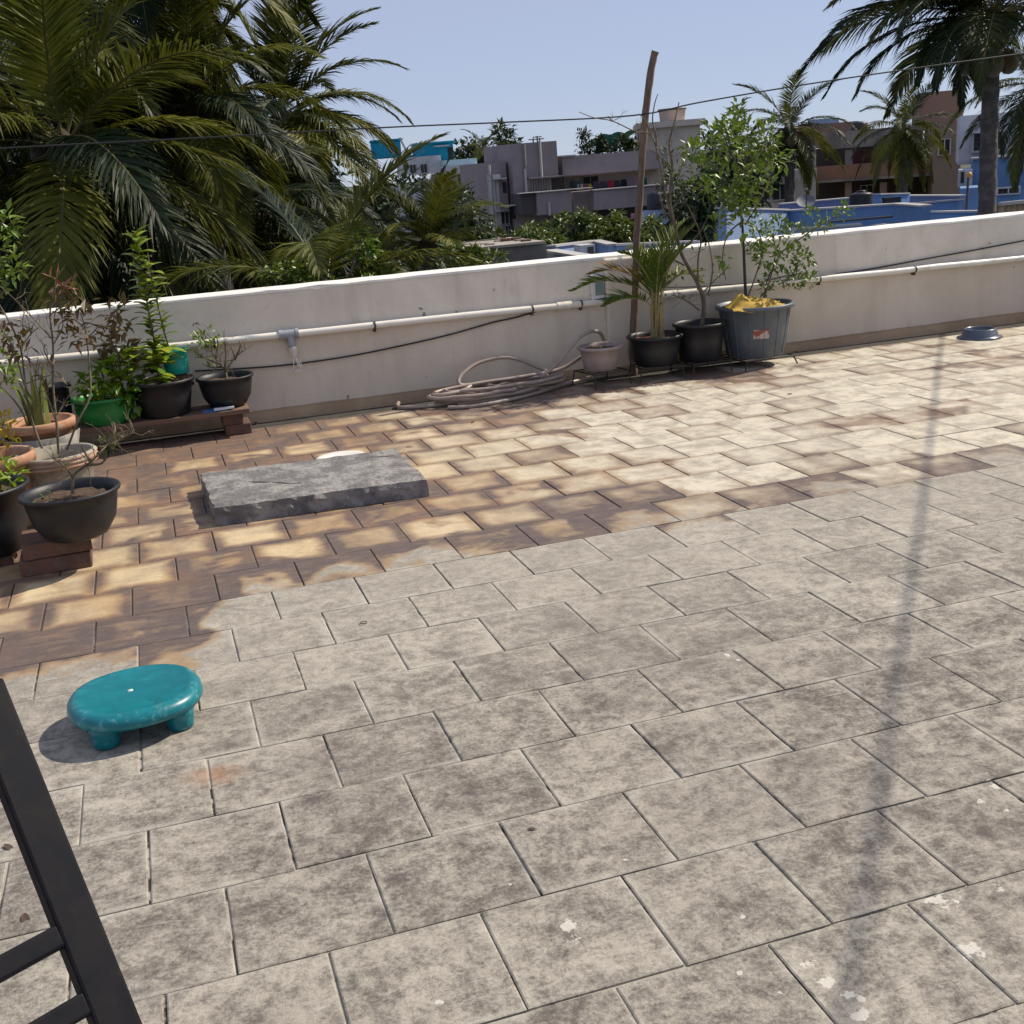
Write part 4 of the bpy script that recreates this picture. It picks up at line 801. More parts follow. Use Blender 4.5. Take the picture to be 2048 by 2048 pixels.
# --- litter on the floor
rng = random.Random(33); lit = leaf_mesh('dry_leaf', .05, .018, M('litter', (.07, .045, .03), .9))
def litter(u, v, s=1.0, label=None, rz=None):
    p = onz(u, v, .004); o = bpy.data.objects.new('fallen_leaf', lit); COL.objects.link(o); o.location = p; o.scale = (s,)*3; o.rotation_euler = (rng.uniform(-.2, .2), rng.uniform(-.1, .2), rng.uniform(0, 6)); tag(o, label, 'leaf', 'dry leaves on the tiles')
for u, v, s, l in ((48, 1826, .9, 'dry leaf on the tile beside the black rack frame'), (8, 1688, .8, 'dry leaf at the left edge of the tiles'), (950, 842, 1.1, 'dry leaf on the damp tiles in front of the hose'), (1055, 1657, .5, 'dark leaf bit on a grey tile in the foreground'), (1700, 1236, .5, 'dark leaf bit on grey tiles right of centre'), (1585, 788, 1.0, 'dry leaf on the damp tiles right of the pots'), (1597, 702, 1.2, 'dry leaf at the parapet foot right of the grey tub'), (508, 845, 1.2, 'dry leaf beside the bench bricks'), (365, 892, .7, 'dry leaf in front of the bench'), (812, 893, .8, 'dry leaf behind the concrete slab'), (905, 828, .7, 'dry leaf just in front of the hose loops')): litter(u, v, s, l)
p = onz(727, 1245, .004); b = MB(); b.tube([p+V(.011*cos(a), .011*sin(a), 0) for a in np.linspace(0, 2*pi, 14)], .0016, 5); tag(b.build('small_ring', mt_strap, base=p), 'small dark ring lying on a grey tile', 'ring')
b = MB(); rng = random.Random(35)
for k in range(26):
    p = onz(rng.uniform(170, 330), rng.uniform(855, 885), .004+rng.uniform(0, .02)); q = p+V(rng.uniform(-.1, .1), rng.uniform(-.06, .06), rng.uniform(0, .03)); b.tube([p, (p+q)/2+rv(rng)*.012, q], .0022, 4)
tag(b.build('dry_twigs', mt_stem, base=onz(250, 870)), 'heap of dry twigs on the floor in front of the bench', 'twigs')

# ------------------------------------------------------------------ palms and trees beyond the wall
def frond_curve(L, e0, bend, side, n=13):
    p = Vector((0, 0, 0)); out = [p.copy()]; e = radians(e0)
    for i in range(n):
        s = (i+.5)/n; a = e-radians(bend)*s**1.25; y = side*s*s; d = Vector((cos(a), y*.25, sin(a))).normalized(); p = p+d*L/n; out.append(p.copy())
    return out
FR = {}
def frond_meshes(mat, key):
    if key in FR: return FR[key]
    rng = random.Random(hash(key) % 1000 if False else len(FR)*7+1); L = {}
    for e0, bend, dr in ((82, 30, .12), (66, 55, .22), (48, 75, .34), (30, 80, .46), (10, 75, .52), (-15, 55, .5), (-45, 35, .4), (-68, 15, .26)):
        L[e0] = []
        for k in range(2):
            b = MB(); frond_geo(b, frond_curve(4.6, e0, bend, rng.uniform(-.6, .6)), 108, 1.08, .054, dr, rng, .03, .12, gap=.05); L[e0].append(b.build('frond', [mt_rachis, mat], link=False))
    FR[key] = L; return L
cn = MB(); cn.sphere((0, 0, 0), .13, 10, 8, sq=(1, 1, 1.2)); CNUT = cn.build('coconut', mt_coconut, link=False)
def coconut_palm(u, v, Y, scale, label, seed, n=22, lean=(0, 0), nuts=6, trunk_r=.15, extra=(), emax=82, emin=-62, grp=None, mat=fr_dark, key='g', tz=None):
    rng = random.Random(seed); c = at(u, v, Y); base = V(c.x+lean[0], c.y+lean[1], GZ)
    t = thing('coconut_palm', base, label, 'palm tree', grp)
    FM = frond_meshes(mat, key); keys = sorted(k for k in FM if k <= emax)
    h = c.z-base.z; pts = [base.lerp(c, f)+V(-lean[0], -lean[1], 0)*(f*(1-f))*.5 for f in np.linspace(0, 1, 26)]
    b = MB(); rr = []
    pp_ = []
    for i in range(25):
        for q in range(3):
            f = (i+q/3)/25; pp_.append(pts[i].lerp(pts[i+1], q/3)); rr.append(trunk_r*(1.25-.45*f+.35*max(0, .06-f)/.06)*(1.07 if q == 0 else .97))
    pp_.append(pts[-1]); rr.append(trunk_r*.9); b.tube(pp_, rr, 12); b.build('trunk', mt_trunk, t)
    b = MB(); b.lathe([(trunk_r*.8, -.5*scale), (trunk_r*1.2, -.2*scale), (trunk_r*1.25, .05*scale), (trunk_r*.7, .3*scale), (.02, .5*scale)], c, 10); b.build('crown_shaft', M('crown_fibre', (.045, .032, .02), .95, (.06, .05, .02), 9, bump=.8), t)
    for i in range(n):
        f = (i+.5)/n; e = emax-5-(emax-5-emin)*f**.9; k = min(keys, key=lambda q: abs(q-e)); me = FM[k][i % 2]
        o = inst('frond', me, t, c+V(0, 0, .12*scale), (rng.uniform(-.25, .25), rng.uniform(-.1, .1), i*2.39996+rng.uniform(-.25, .25)), scale*rng.uniform(.85, 1.1))
    for az, e, sc_, m in extra:
        k = min(FM, key=lambda q: abs(q-e)); me = FM[k][0]
        if m == 'dry': me = frond_meshes(fr_dry, 'd')[k][0]
        if m == 'young': me = frond_meshes(fr_young, 'y')[k][0]
        inst('frond', me, t, c+V(0, 0, .05), (0, 0, radians(az)), scale*sc_)
    for i in range(nuts):
        a = i*2.1+rng.uniform(-.3, .3); inst('coconut', CNUT, t, c+V(cos(a)*.32, sin(a)*.32, -.25-rng.uniform(0, .3))*1.0, (rng.uniform(-.5, .5), rng.uniform(-.5, .5), a), rng.uniform(.85, 1.15))
    return t
coconut_palm(130, 310, 14.5, .64, 'large coconut palm filling the upper left corner, nearest the wall', 41, 26, (-.4, .6), 9, extra=((-80, -68, 1.0, ''), (-60, -45, .95, ''), (-35, -45, .9, ''), (95, 82, .9, 'young'), (-15, -15, 1.0, ''), (-100, -45, .8, ''), (-50, -68, .6, 'dry'), (-120, -68, .55, 'dry')))
coconut_palm(392, 225, 17.5, .55, 'coconut palm with arching fronds, second from the left behind the wall', 42, 25, (.3, .8), 6, extra=((-70, -45, .8, ''), (-20, -45, .8, ''), (-45, -68, .8, 'dry'), (-90, -68, .7, 'dry')))
coconut_palm(562, 240, 22.0, .56, 'coconut palm with upright fronds against the sky left of centre', 43, 26, (.2, .3), 10, extra=((0, 66, 1.05, ''), (-10, 82, 1.0, ''), (170, 82, 1.0, ''), (60, 82, 1.0, ''), (-80, 82, 1.0, ''), (185, 66, 1.0, ''), (-5, 30, .9, ''), (-12, 10, .95, ''), (-25, 10, .9, ''), (-20, -15, .9, ''), (-40, -45, 1.0, ''), (-70, -45, 1.1, ''), (-100, -45, 1.1, ''), (215, -15, 1.0, ''), (-60, -68, .8, 'dry'), (-110, -68, .7, 'dry')))
coconut_palm(300, -80, 18.0, .6, 'tall coconut palm whose crown is cut by the top edge', 44, 22, (-.6, 1.2), 4, extra=((-60, -45, .9, ''), (-20, -68, .8, '')))
coconut_palm(40, 40, 17.5, .8, 'coconut palm at the top left edge behind the nearest one', 45, 24, (-.6, .5), 4)
coconut_palm(235, 95, 20.0, .68, 'coconut palm high between the nearest palm and the second one', 56, 26, (.1, .3), 4)
coconut_palm(255, 470, 20.0, .66, 'low coconut palm half hidden under the large one', 46, 22, (.2, .2), 3)
coconut_palm(860, 490, 15.5, .27, 'young palm with upright fronds below the turquoise house', 47, 20, (.1, .1), 0, emin=10, extra=((165, 66, .9, ''), (20, 66, .9, '')))
coconut_palm(655, 600, 12.5, .52, 'young palm with low spreading fronds just behind the wall', 48, 16, (.05, .1), 0)
coconut_palm(735, 520, 19.0, .34, 'young palm between the upright palm and the turquoise house', 49, 18, (.1, .1), 0)
coconut_palm(470, 430, 19.0, .55, 'shaded palm under the second palm from the left', 50, 20, (.2, .1), 2)
coconut_palm(1985, 52, 14.0, .56, 'big coconut palm with thick trunk at the right edge', 51, 26, (.3, .1), 6, trunk_r=.135, emin=2, extra=((180, 48, 1.0, ''), (172, 30, 1.0, ''), (188, 30, .9, ''), (200, 10, .8, ''), (165, 10, .85, ''), (-170, -45, .32, ''), (160, -45, .4, ''), (-150, -45, .42, ''), (-60, -45, .45, ''), (-100, -45, .3, 'dry')))
coconut_palm(1808, 258, 36.0, .5, 'coconut palm in front of the brown house', 52, 22, (.2, .1), 4, trunk_r=.16)
coconut_palm(1578, 262, 30.0, .44, 'coconut palm behind the potted tree right of centre', 53, 22, (.2, .1), 4, trunk_r=.16)
coconut_palm(2085, 175, 19.0, .42, 'coconut palm crown entering at the right edge behind the thick trunk', 54, 20, (.3, .1), 2)
coconut_palm(966, 300, 105.0, .72, 'tiny far palm between the turquoise house and the grey apartment', 55, 18, (0, 0), 0)
def leaf_tree(u, v, Y, rx, rz, n, ll, mat, label, seed, name='broadleaf_tree', clumps=22, cat='tree', grp=None, base_z=None, trunk=.16):
    rng = random.Random(seed); c = at(u, v, Y); bz = GZ if base_z is None else base_z; t = thing(name, (c.x, c.y, bz), label, cat, grp)
    b = MB(); cc = []
    for i in range(clumps):
        d = rv(rng).normalized(); k = rng.uniform(.35, .95); cc.append((c+V(d.x*rx*k, d.y*rx*.8*k, d.z*rz*k), rng.uniform(.22, .42)*min(rx, rz)))
    tr = MB(); tr.tube(smooth_path([V(c.x, c.y, bz), V(c.x+.1, c.y, (bz+c.z-rz)/2), V(c.x, c.y, c.z-rz*.4)], 4), taper(9, trunk*1.3, trunk*.7), 8); tr.build('trunk', mt_bark, t)
    for p, r in cc[::2]:
        tr = MB(); q = V(c.x, c.y, c.z-rz*.5); tr.tube([q, (q+p)/2+rv(rng)*r*.3, p], taper(3, trunk*.4, trunk*.12), 5); tr.build('limb', mt_bark, t)
    for i in range(n):
        p, r = cc[i % clumps]; v_ = rv(rng); b.leaf(p+v_*r, (v_+rv(rng)*.8+V(0, 0, .1)), ll*rng.uniform(.6, 1.3), ll*.5*rng.uniform(.7, 1.2), rv(rng)*.7+V(0, 0, 1), .2, .3)
    b.build('crown', mat, t); return t
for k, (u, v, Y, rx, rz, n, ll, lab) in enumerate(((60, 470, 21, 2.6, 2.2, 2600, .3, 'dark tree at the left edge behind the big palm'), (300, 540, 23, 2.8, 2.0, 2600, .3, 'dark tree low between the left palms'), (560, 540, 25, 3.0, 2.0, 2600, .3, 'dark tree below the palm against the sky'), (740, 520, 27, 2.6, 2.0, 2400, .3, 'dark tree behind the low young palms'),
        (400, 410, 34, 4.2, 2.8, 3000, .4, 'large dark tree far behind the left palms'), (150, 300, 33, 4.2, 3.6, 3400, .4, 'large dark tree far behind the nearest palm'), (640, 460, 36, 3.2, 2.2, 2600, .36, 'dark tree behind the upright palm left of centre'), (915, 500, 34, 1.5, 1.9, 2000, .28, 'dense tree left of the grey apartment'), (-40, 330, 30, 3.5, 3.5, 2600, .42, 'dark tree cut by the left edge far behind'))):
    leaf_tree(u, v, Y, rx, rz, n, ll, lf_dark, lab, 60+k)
for k, (u, v, Y, rx, rz, n, ll, lab) in enumerate(((1095, 476, 40, 2.2, .75, 2200, .26, 'bushy green tree in front of the grey apartment, left'), (1175, 466, 42, 2.1, .8, 2200, .26, 'bushy green tree in front of the grey apartment, middle'), (1250, 470, 41, 1.9, .7, 2000, .26, 'bushy green tree in front of the grey apartment, right'), (1040, 490, 36, 1.8, .8, 1500, .24, 'low bushy tree behind the stained concrete tank'))):
    leaf_tree(u, v, Y, rx, rz, n, ll, lf_mid, lab, 75+k)
leaf_tree(1400, 435, 26, 1.0, 1.2, 2200, .2, lf_dark, 'dark dense tree between the grey apartment and the blue terrace', 80)
leaf_tree(1455, 350, 30, 1.2, 1.2, 1500, .22, lf_dark, 'dark tree behind the potted tree', 81)
leaf_tree(690, 545, 12.2, .75, .4, 900, .11, lf_green, 'bright green bush top just behind the wall', 82, 'bush', 16, 'bush', trunk=.06)
leaf_tree(935, 545, 12.5, .6, .35, 700, .11, lf_mid, 'leafy bush top beside the stained concrete tank', 83, 'bush', 14, 'bush', trunk=.06)
leaf_tree(1000, 300, 112, 2.6, 2.4, 900, .6, lf_dark, 'round far tree beside the tiny far palm', 84)
leaf_tree(940, 312, 108, 2.0, 1.5, 600, .6, lf_dark, 'small far tree left of the tiny far palm', 85)
for k, (u, Y, lab) in enumerate(((860, 150, 'far dark tree behind the turquoise house'), (1080, 150, 'far dark tree behind the grey apartment roof'), (1450, 130, 'far dark tree beside the cream house with the tank'), (1650, 120, 'far dark tree behind the brown house roofs'))):
    leaf_tree(u, 413-u*.077+42, Y, 8.5, 3.6, 1500, .9, lf_dark, lab, 90+k, grp='far skyline trees', clumps=26)

# ------------------------------------------------------------------ buildings
FRAME = {}
def RB(b, u0, v0, u1, v1, Y, dep, mi=0, fr=None):
    C, ang = fr or (V(0, 0, 0), 0.0); e1 = V(cos(ang), -sin(ang), 0); e2 = V(sin(ang), cos(ang), 0); d = Y-C.y
    def hit(u, v):
        r = ray(u, v); o = V(0, 0, H); t_ = (d+(C-o).dot(e2))/r.dot(e2); return o+r*t_
    p, q, w = hit(u0, v0), hit(u1, v1), hit(u0, v1); s0, s1 = (p-C).dot(e1), (q-C).dot(e1); s0, s1 = min(s0, s1), max(s0, s1); vs = []
    for z in (w.z, p.z):
        for ss, dd_ in ((s0, d), (s1, d), (s1, d+dep), (s0, d+dep)):
            g_ = C+e1*ss+e2*dd_; vs.append((g_.x, g_.y, z))
    b.add(vs, [(0, 3, 2, 1), (4, 5, 6, 7), (0, 1, 5, 4), (1, 2, 6, 5), (2, 3, 7, 6), (3, 0, 4, 7)], mi)
def bpart(t, name, mat, rects, bevel=0.0, label=None):
    out = []
    for r in rects:
        b = MB(); RB(b, *r, fr=FRAME.get(t.name)); o = b.build(name, mat, t, bevel=bevel); out.append(o)
        if label: o['label'] = label
        if name == 'window' and abs(r[2]-r[0]) > 9:
            u0, v0, u1, v1, Y_, dep = r; k = max(1.0, (u1-u0)*.07); b = MB(); f_ = FRAME.get(t.name); sl_ = .075*(u1-u0)
            for q in ((u0-k, v0-k, u0, v1+k), (u1, v0-k-sl_, u1+k, v1+k-sl_), (u0, v0-k, u1, v0), (u0, v1, u1, v1+k), ((u0+u1)/2-k*.4, v0-sl_/2, (u0+u1)/2+k*.4, v1-sl_/2)): RB(b, *q, Y_-.06, .12, fr=f_)
            b.build('window_frame', MC.get('light_coping') or mt_gpvc, o)
            b = MB()
            for j in range(1, 4): w = (v1-v0)*j/4; RB(b, u0, v0+w-k*.15, u1, v0+w+k*.15, Y_-.03, .05, fr=f_)
            b.build('grille', mt_strap, o)
    return out
def building(u, v, Y, label, name='house', cat='house', ang=0):
    c = at(u, v, Y); t = thing(name, (c.x, Y, GZ), label, cat); FRAME[t.name] = (V(c.x, Y, 0), radians(ang)); return t
def paint(name, c, c2=None, grime=.25, g=(.1, .09, .08), scale=.35): return M(name, c, .85, c2 or tuple(x*.8 for x in c), scale, .4, .65, grime=grime, gcol=g, world=True)
mt_dark = M('dark_interior', (.012, .012, .014), .7)
mt_glass = M('window_glass', (.02, .025, .03), .12)
tq = paint('turquoise_paint', (.0, .28, .44)); cream = paint('cream_paint', (.5, .45, .4)); purple = paint('grey_mauve_paint', (.27, .235, .245), (.22, .19, .2)); tan_ = paint('tan_paint', (.23, .17, .125)); white = paint('white_paint', (.55, .55, .58))
rust = paint('orange_paint', (.21, .11, .07), (.14, .085, .06), .5, (.07, .05, .04)); greyc = paint('stained_concrete', (.22, .2, .18), (.12, .11, .1), .7, (.04, .038, .035), .8); blue = paint('blue_paint', (.13, .25, .45), (.11, .21, .38)); pale = paint('pale_blue_paint', (.27, .37, .56)); lilac = paint('lilac_blue_paint', (.15, .19, .34))
edge = paint('light_coping', (.45, .44, .43)); salmon = paint('salmon_paint', (.27, .165, .12)); shut = M('shutter', (.2, .19, .17), .6, (.15, .14, .13), 3)

# turquoise house, far
Y = 100; t = building(830, 330, Y, 'far turquoise and white house with rooftop rooms', ang=10)
bpart(t, 'wall', tq, [(742, 283, 804, 318, Y+2, 4), (830, 289, 909, 325, Y, 5)]); bpart(t, 'roof_edge', tq, [(740, 281, 806, 284, Y+1.8, 4.4), (827, 286.5, 912, 289.5, Y-.3, 5.4), (806, 311, 832, 316, Y+1, 3)])
bpart(t, 'door', mt_dark, [(895, 295, 908, 321, Y-.05, .2)]); bpart(t, 'canopy', edge, [(868, 291.5, 899, 294, Y-.9, .9)])
bpart(t, 'balcony', paint('turq_white', (.35, .5, .55)), [(884, 321, 955, 334, Y-3, 3)]); bpart(t, 'wall', white, [(800, 316, 885, 352, Y-1.5, 8), (893, 333, 979, 349, Y-4, 4), (905, 347, 981, 375, Y-3, 6)]); bpart(t, 'wall', M('ochre', (.45, .3, .1), .8), [(929, 349, 950, 370, Y-3.05, .3)]); bpart(t, 'window', mt_glass, [(916, 350, 925, 368, Y-3.06, .3), (842, 329, 854, 346, Y-1.56, .3), (820, 330, 832, 346, Y-1.56, .3), (958, 352, 972, 366, Y-3.06, .3)])
bpart(t, 'wall', white, [(790, 375, 985, 600, Y-2.5, 7)])
b = MB(); b.bar(at(799, 275, Y-.5), at(816, 308, Y-.5), .35, .1); b.build('ladder', M('pale_ladder', (.5, .5, .52), .6), t)

# grey mauve apartment with laundry
Y = 60; t = building(1130, 380, Y, 'grey mauve apartment block with long balcony and hanging laundry', 'apartment_block', 'apartment block')
bpart(t, 'tower', purple, [(1021, 288, 1126, 500, Y, 5)]); bpart(t, 'left_wing', purple, [(979, 325, 1024, 500, Y+.6, 6)])
bpart(t, 'upper_wall', purple, [(1124, 313, 1336, 352, Y+.2, 4)]); bpart(t, 'roof_edge', edge, [(1123, 311, 1152, 314, Y+.0, 4.3)])
bpart(t, 'veranda_wall', paint('warm_grey_paint', (.45, .38, .33)), [(1127, 352, 1336, 388, Y+1.4, .3)]); bpart(t, 'ceiling_slab', purple, [(1127, 350, 1336, 353.5, Y+.25, 4)])
bpart(t, 'canopy', M('yellow_canopy', (.6, .5, .3), .7), [(1160, 349, 1203, 351.5, Y+.6, .9)]); bpart(t, 'window', mt_dark, [(1167, 354, 1196, 372, Y+1.36, .3)])
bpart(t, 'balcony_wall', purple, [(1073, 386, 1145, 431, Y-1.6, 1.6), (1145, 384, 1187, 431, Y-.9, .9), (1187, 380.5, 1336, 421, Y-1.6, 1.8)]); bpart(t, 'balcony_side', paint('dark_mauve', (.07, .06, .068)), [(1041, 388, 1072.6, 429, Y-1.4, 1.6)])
bpart(t, 'balcony_coping', edge, [(1041, 386.6, 1187, 388, Y-1.7, .6), (1187, 379.5, 1336, 381.5, Y-1.7, .5)])
sh_ = []
for k in range(8): sh_.append((1062+k*5.2, 358, 1066.4+k*5.2, 386, Y-.06, .1))
bpart(t, 'shutter_board', shut, sh_); bpart(t, 'doorway', mt_dark, [(1103, 357, 1127, 386, Y-.03, .1)]); bpart(t, 'lintel', purple, [(1060, 355.5, 1127, 358, Y-.5, .6)])
bpart(t, 'lower_wall', paint('dark_lower', (.05, .045, .05)), [(1040, 431, 1336, 520, Y+.4, 3)]); bpart(t, 'window', mt_dark, [(1005, 364, 1014, 386, Y+.55, .2), (1003, 425, 1018, 448, Y+.55, .2), (1023, 414, 1031, 438, Y-.05, .2), (984, 350, 996, 460, Y+.57, .2), (1012, 452, 1022, 470, Y+.55, .2)])  # tall left-wing strip is a recess, its shade put in as a dark sheet
bpart(t, 'window_shade', edge, [(990, 357, 1014, 359.5, Y, .7), (997, 421, 1020, 423.5, Y, .7), (1009, 411, 1032, 413.5, Y-.6, .7)])
def pipe_v(t, u, v0, v1, Y, r, mat): b = MB(); a = at(u, v0, Y); c = at(u, v1, Y); b.tube([a, V(a.x, Y, c.z)], r, 6); b.build('downpipe', mat, t)
for u, v0, v1 in ((1050, 338, 388), (1079, 282, 358), (1098, 405, 431), (978, 330, 480)): pipe_v(t, u, v0, v1, Y-1.7 if v0 > 400 else Y-.12, .07, edge)
pipe_v(t, 1048, 288, 340, Y-.1, .06, purple)
bpart(t, 'air_conditioner', white, [(989, 349, 1001, 357, Y+.1, .5)])
for u, v in ((1066, 277), (1074, 272), (1079, 276)): b = MB(); a = at(u, v, Y+1); b.tube([a, V(a.x, Y+1, at(u, 288, Y+1).z)], .04, 5); b.bar(a-V(.25, 0, .05), a+V(.25, 0, -.05), .05, .05); b.build('roof_vent', mt_strap, t)
cl = [((1140, 362, 1148, 378), (.03, .06, .09)), ((1150, 362, 1163, 376), (.05, .1, .13)), ((1154, 369, 1166, 380), (.6, .5, .42)), ((1167, 368, 1175, 379), (.35, .12, .2)), ((1176, 368, 1183, 379), (.5, .4, .05)), ((1185, 363, 1199, 380), (.08, .065, .11)), ((1200, 363, 1215, 380), (.075, .06, .1)), ((1216, 361, 1228, 379), (.4, .03, .06)), ((1229, 361, 1240, 377), (.05, .045, .06)), ((1242, 359, 1253, 376), (.02, .02, .03)), ((1255, 357, 1269, 375), (.25, .19, .25)), ((1284, 356, 1294, 374), (.03, .1, .13))]
nm = ['navy', 'dark teal', 'cream', 'mauve', 'yellow', 'dark violet', 'plum', 'red', 'charcoal', 'black', 'lilac', 'teal']
def cloth(u0, v0, u1, v1, Y, col, label, seed):
    rng = random.Random(seed); a = at(u0, v0, Y); c = at(u1, v1, Y); b = MB(); vs = []; n = 8
    for j in range(4):
        for i in range(n+1): f = i/n; vs.append((a.x+(c.x-a.x)*f*(1+.05*j/3)+rng.uniform(-.01, .01), Y+.05*sin(f*14+seed)*(j/3+.3), a.z+(c.z-a.z)*j/3*rng.uniform(.94, 1)))
    m = len(vs); b.add(vs+[(x, y+.02, z) for x, y, z in vs], [(j*(n+1)+i, (j+1)*(n+1)+i, (j+1)*(n+1)+i+1, j*(n+1)+i+1) for j in range(3) for i in range(n)]+[(m+j*(n+1)+i, m+j*(n+1)+i+1, m+(j+1)*(n+1)+i+1, m+(j+1)*(n+1)+i) for j in range(3) for i in range(n)], 0, True)
    tag(b.build('hanging_cloth', M('cloth_'+label.split()[0]+str(seed), col, .9), base=(a.x, Y, c.z)), label, 'laundry', 'laundry on the apartment')
for k, (r, col) in enumerate(cl): cloth(*r, 60.9, col, nm[k]+' cloth hanging above the long apartment balcony', k)
cloth(1280, 423, 1298, 444, 58.0, (.6, .58, .6), 'white towel hanging below the apartment balcony', 31); cloth(1300, 427, 1316, 446, 58.0, (.3, .2, .15), 'brown cloth hanging below the apartment balcony', 32); cloth(1222, 428, 1236, 438, 58.0, (.05, .15, .35), 'blue cloth hanging below the apartment balcony', 33); cloth(1262, 427, 1276, 437, 58.0, (.35, .2, .25), 'pink cloth hanging below the apartment balcony', 34)
# roof garden
Yr = 62.0; a = at(1192, 274, Yr); c = at(1278, 300, Yr); t = thing('shade_net', (a.x, Yr, c.z), 'green shade net canopy on the apartment roof', 'shade net')
b = MB(); vs = []
for i in range(13):
    f = i/12; vs += [(a.x+(c.x-a.x)*f, Yr, a.z+.15*f+.12*abs(sin(f*pi*3))), (a.x+(c.x-a.x)*f, Yr+3, a.z+.15*f-.5)]
b.add(vs, [(2*i, 2*i+2, 2*i+3, 2*i+1) for i in range(12)]); b.add([(x, y, z-(.95 if k % 2 == 0 else 0)) if k % 2 == 0 else vs[k-1] for k, (x, y, z) in enumerate(vs)], [(2*i, 2*i+2, 2*i+3, 2*i+1) for i in range(6)]); b.build('net', M('green_net', (.01, .14, .09), .8), t)
for f in (0, .33, .66, 1): b = MB(); xx = a.x+(c.x-a.x)*f; b.tube([(xx, Yr, c.z-.2), (xx, Yr, a.z+.1)], .04, 5); b.build('post', mt_strap, t)
for k, (u, v, r) in enumerate(((1172, 288, .9), (1212, 290, .55), (1240, 288, .6), (1262, 290, .5))):
    leaf_tree(u, v, 61.6, r, r*.85, 420, .22, lf_dark, ('bushy shrub on the apartment roof beside the green net', 'small roof shrub under the left of the green net', 'small roof shrub under the middle of the green net', 'small roof shrub under the right of the green net')[k], 120+k, 'roof_shrub', 10, 'shrub', base_z=at(u, 312, 61.6).z, trunk=.03)

# cream house with round tank
Y = 74; t = building(1340, 300, Y, 'cream house with a round rooftop tank right of the pole', ang=22)
bpart(t, 'wall', cream, [(1276, 259, 1407, 520, Y, 8)]); bpart(t, 'roof_edge', cream, [(1272, 247, 1411, 259, Y-.4, 8.8)]); bpart(t, 'wall', cream, [(1405, 300, 1545, 520, Y+1, 8)]); bpart(t, 'window', mt_glass, [(1470, 330, 1500, 362, Y+.93, .3), (1300, 340, 1322, 372, Y-.06, .3)])
a = at(1345, 248, Y+2); z1 = at(1345, 217, Y+2).z; b = MB(); b.lathe([(.82, 0), (.9, z1-a.z-.12), (.95, z1-a.z-.1), (.95, z1-a.z), (.01, z1-a.z+.05)], (a.x, Y+2, a.z), 28); b.build('tank', paint('tank_cream', (.45, .38, .34)), t); b = MB(); b.tube([(a.x+.92*cos(q), Y+2+.92*sin(q), z1-.06) for q in np.linspace(0, 2*pi, 24)], .07, 5); b.build('tank_rim', mt_strap, t)
# brown house
Y = 46; t = building(1740, 330, Y, 'old brown and orange house with deep balconies behind the blue terrace', ang=33)
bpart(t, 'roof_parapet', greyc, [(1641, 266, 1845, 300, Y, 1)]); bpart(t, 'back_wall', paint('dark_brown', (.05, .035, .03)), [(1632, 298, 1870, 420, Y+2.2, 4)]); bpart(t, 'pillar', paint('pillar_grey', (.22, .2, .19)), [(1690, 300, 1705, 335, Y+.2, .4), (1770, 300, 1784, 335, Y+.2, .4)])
bpart(t, 'curtain', M('maroon_curtain', (.08, .025, .03), .9), [(1708, 302, 1750, 333, Y+1.9, .1)]); bpart(t, 'balcony_wall', rust, [(1633, 334, 1872, 362, Y-.6, .5)]); bpart(t, 'balcony_slab', greyc, [(1630, 362, 1872, 367, Y-.7, 3)]); bpart(t, 'pillar', tan_, [(1690, 365, 1703, 420, Y-.2, .4), (1760, 365, 1773, 420, Y-.2, .4)])
bpart(t, 'side_block', tan_, [(1868, 250, 1918, 420, Y-1, 6)]); bpart(t, 'upper_block', salmon, [(1839, 186, 1925, 262, Y+3, 6)]); bpart(t, 'window', mt_dark, [(1878, 280, 1900, 310, Y-1.06, .3), (1722, 372, 1745, 400, Y+2.1, .3)])
bpart(t, 'rooftop_room', salmon, [(1590, 252, 1716, 300, Y+9, 5)]); bpart(t, 'stair_room', pale, [(1615, 240, 1678, 256, Y+9.5, 4)])
a = at(1718, 266, Y+1.5); b = MB(); b.lathe([(.35, 0), (.38, .1), (.38, .5), (.3, .58), (.01, .6)], (a.x, Y+1.5, a.z-.1), 16); b.build('roof_tank', mt_black, t)
t = building(1580, 340, 42, 'beige house behind the palm right of centre', ang=30)
bpart(t, 'wall', cream, [(1527, 300, 1632, 480, 43, 6)]); bpart(t, 'balcony_wall', paint('beige_b', (.36, .33, .3)), [(1520, 345, 1634, 362, 42, .5)]); bpart(t, 'window', mt_dark, [(1540, 312, 1560, 338, 42.9, .3), (1580, 312, 1604, 338, 42.9, .3), (1545, 370, 1575, 400, 42.9, .3)])
# white and blue house at the right
Y = 27; t = building(1990, 330, Y, 'white and blue house behind the thick palm trunk at the right', ang=37)
bpart(t, 'wall', white, [(1920, 232, 2160, 330, Y+1.5, 6)]); bpart(t, 'wall', blue, [(1945, 318, 2180, 385, Y, 1.4)]); bpart(t, 'coping', edge, [(1943, 315.5, 2180, 319, Y-.15, .5)]); bpart(t, 'window', mt_glass, [(1947, 268, 2004, 302, Y+1.42, .3)]); bpart(t, 'window_shade', white, [(1940, 263, 2012, 267, Y+.9, .8)])
bpart(t, 'wall', blue, [(1921, 377, 1968, 440, Y-2, 2), (1968, 384, 2180, 440, Y-.6, 2)]); bpart(t, 'window', mt_dark, [(1996, 378, 2038, 388, Y-.66, .3)]); bpart(t, 'meter_box', white, [(1918, 340, 1944, 376, Y-.4, 1.5)]); bpart(t, 'slit', mt_dark, [(1922, 344, 1928, 366, Y-.46, .2)])
a = at(1938, 350, 24); b_ = at(1931, 440, 24); t = thing('yard_lamp', (b_.x, 24, b_.z-.5), 'orange headed yard lamp on a thin dark post by the blue house', 'lamp post')
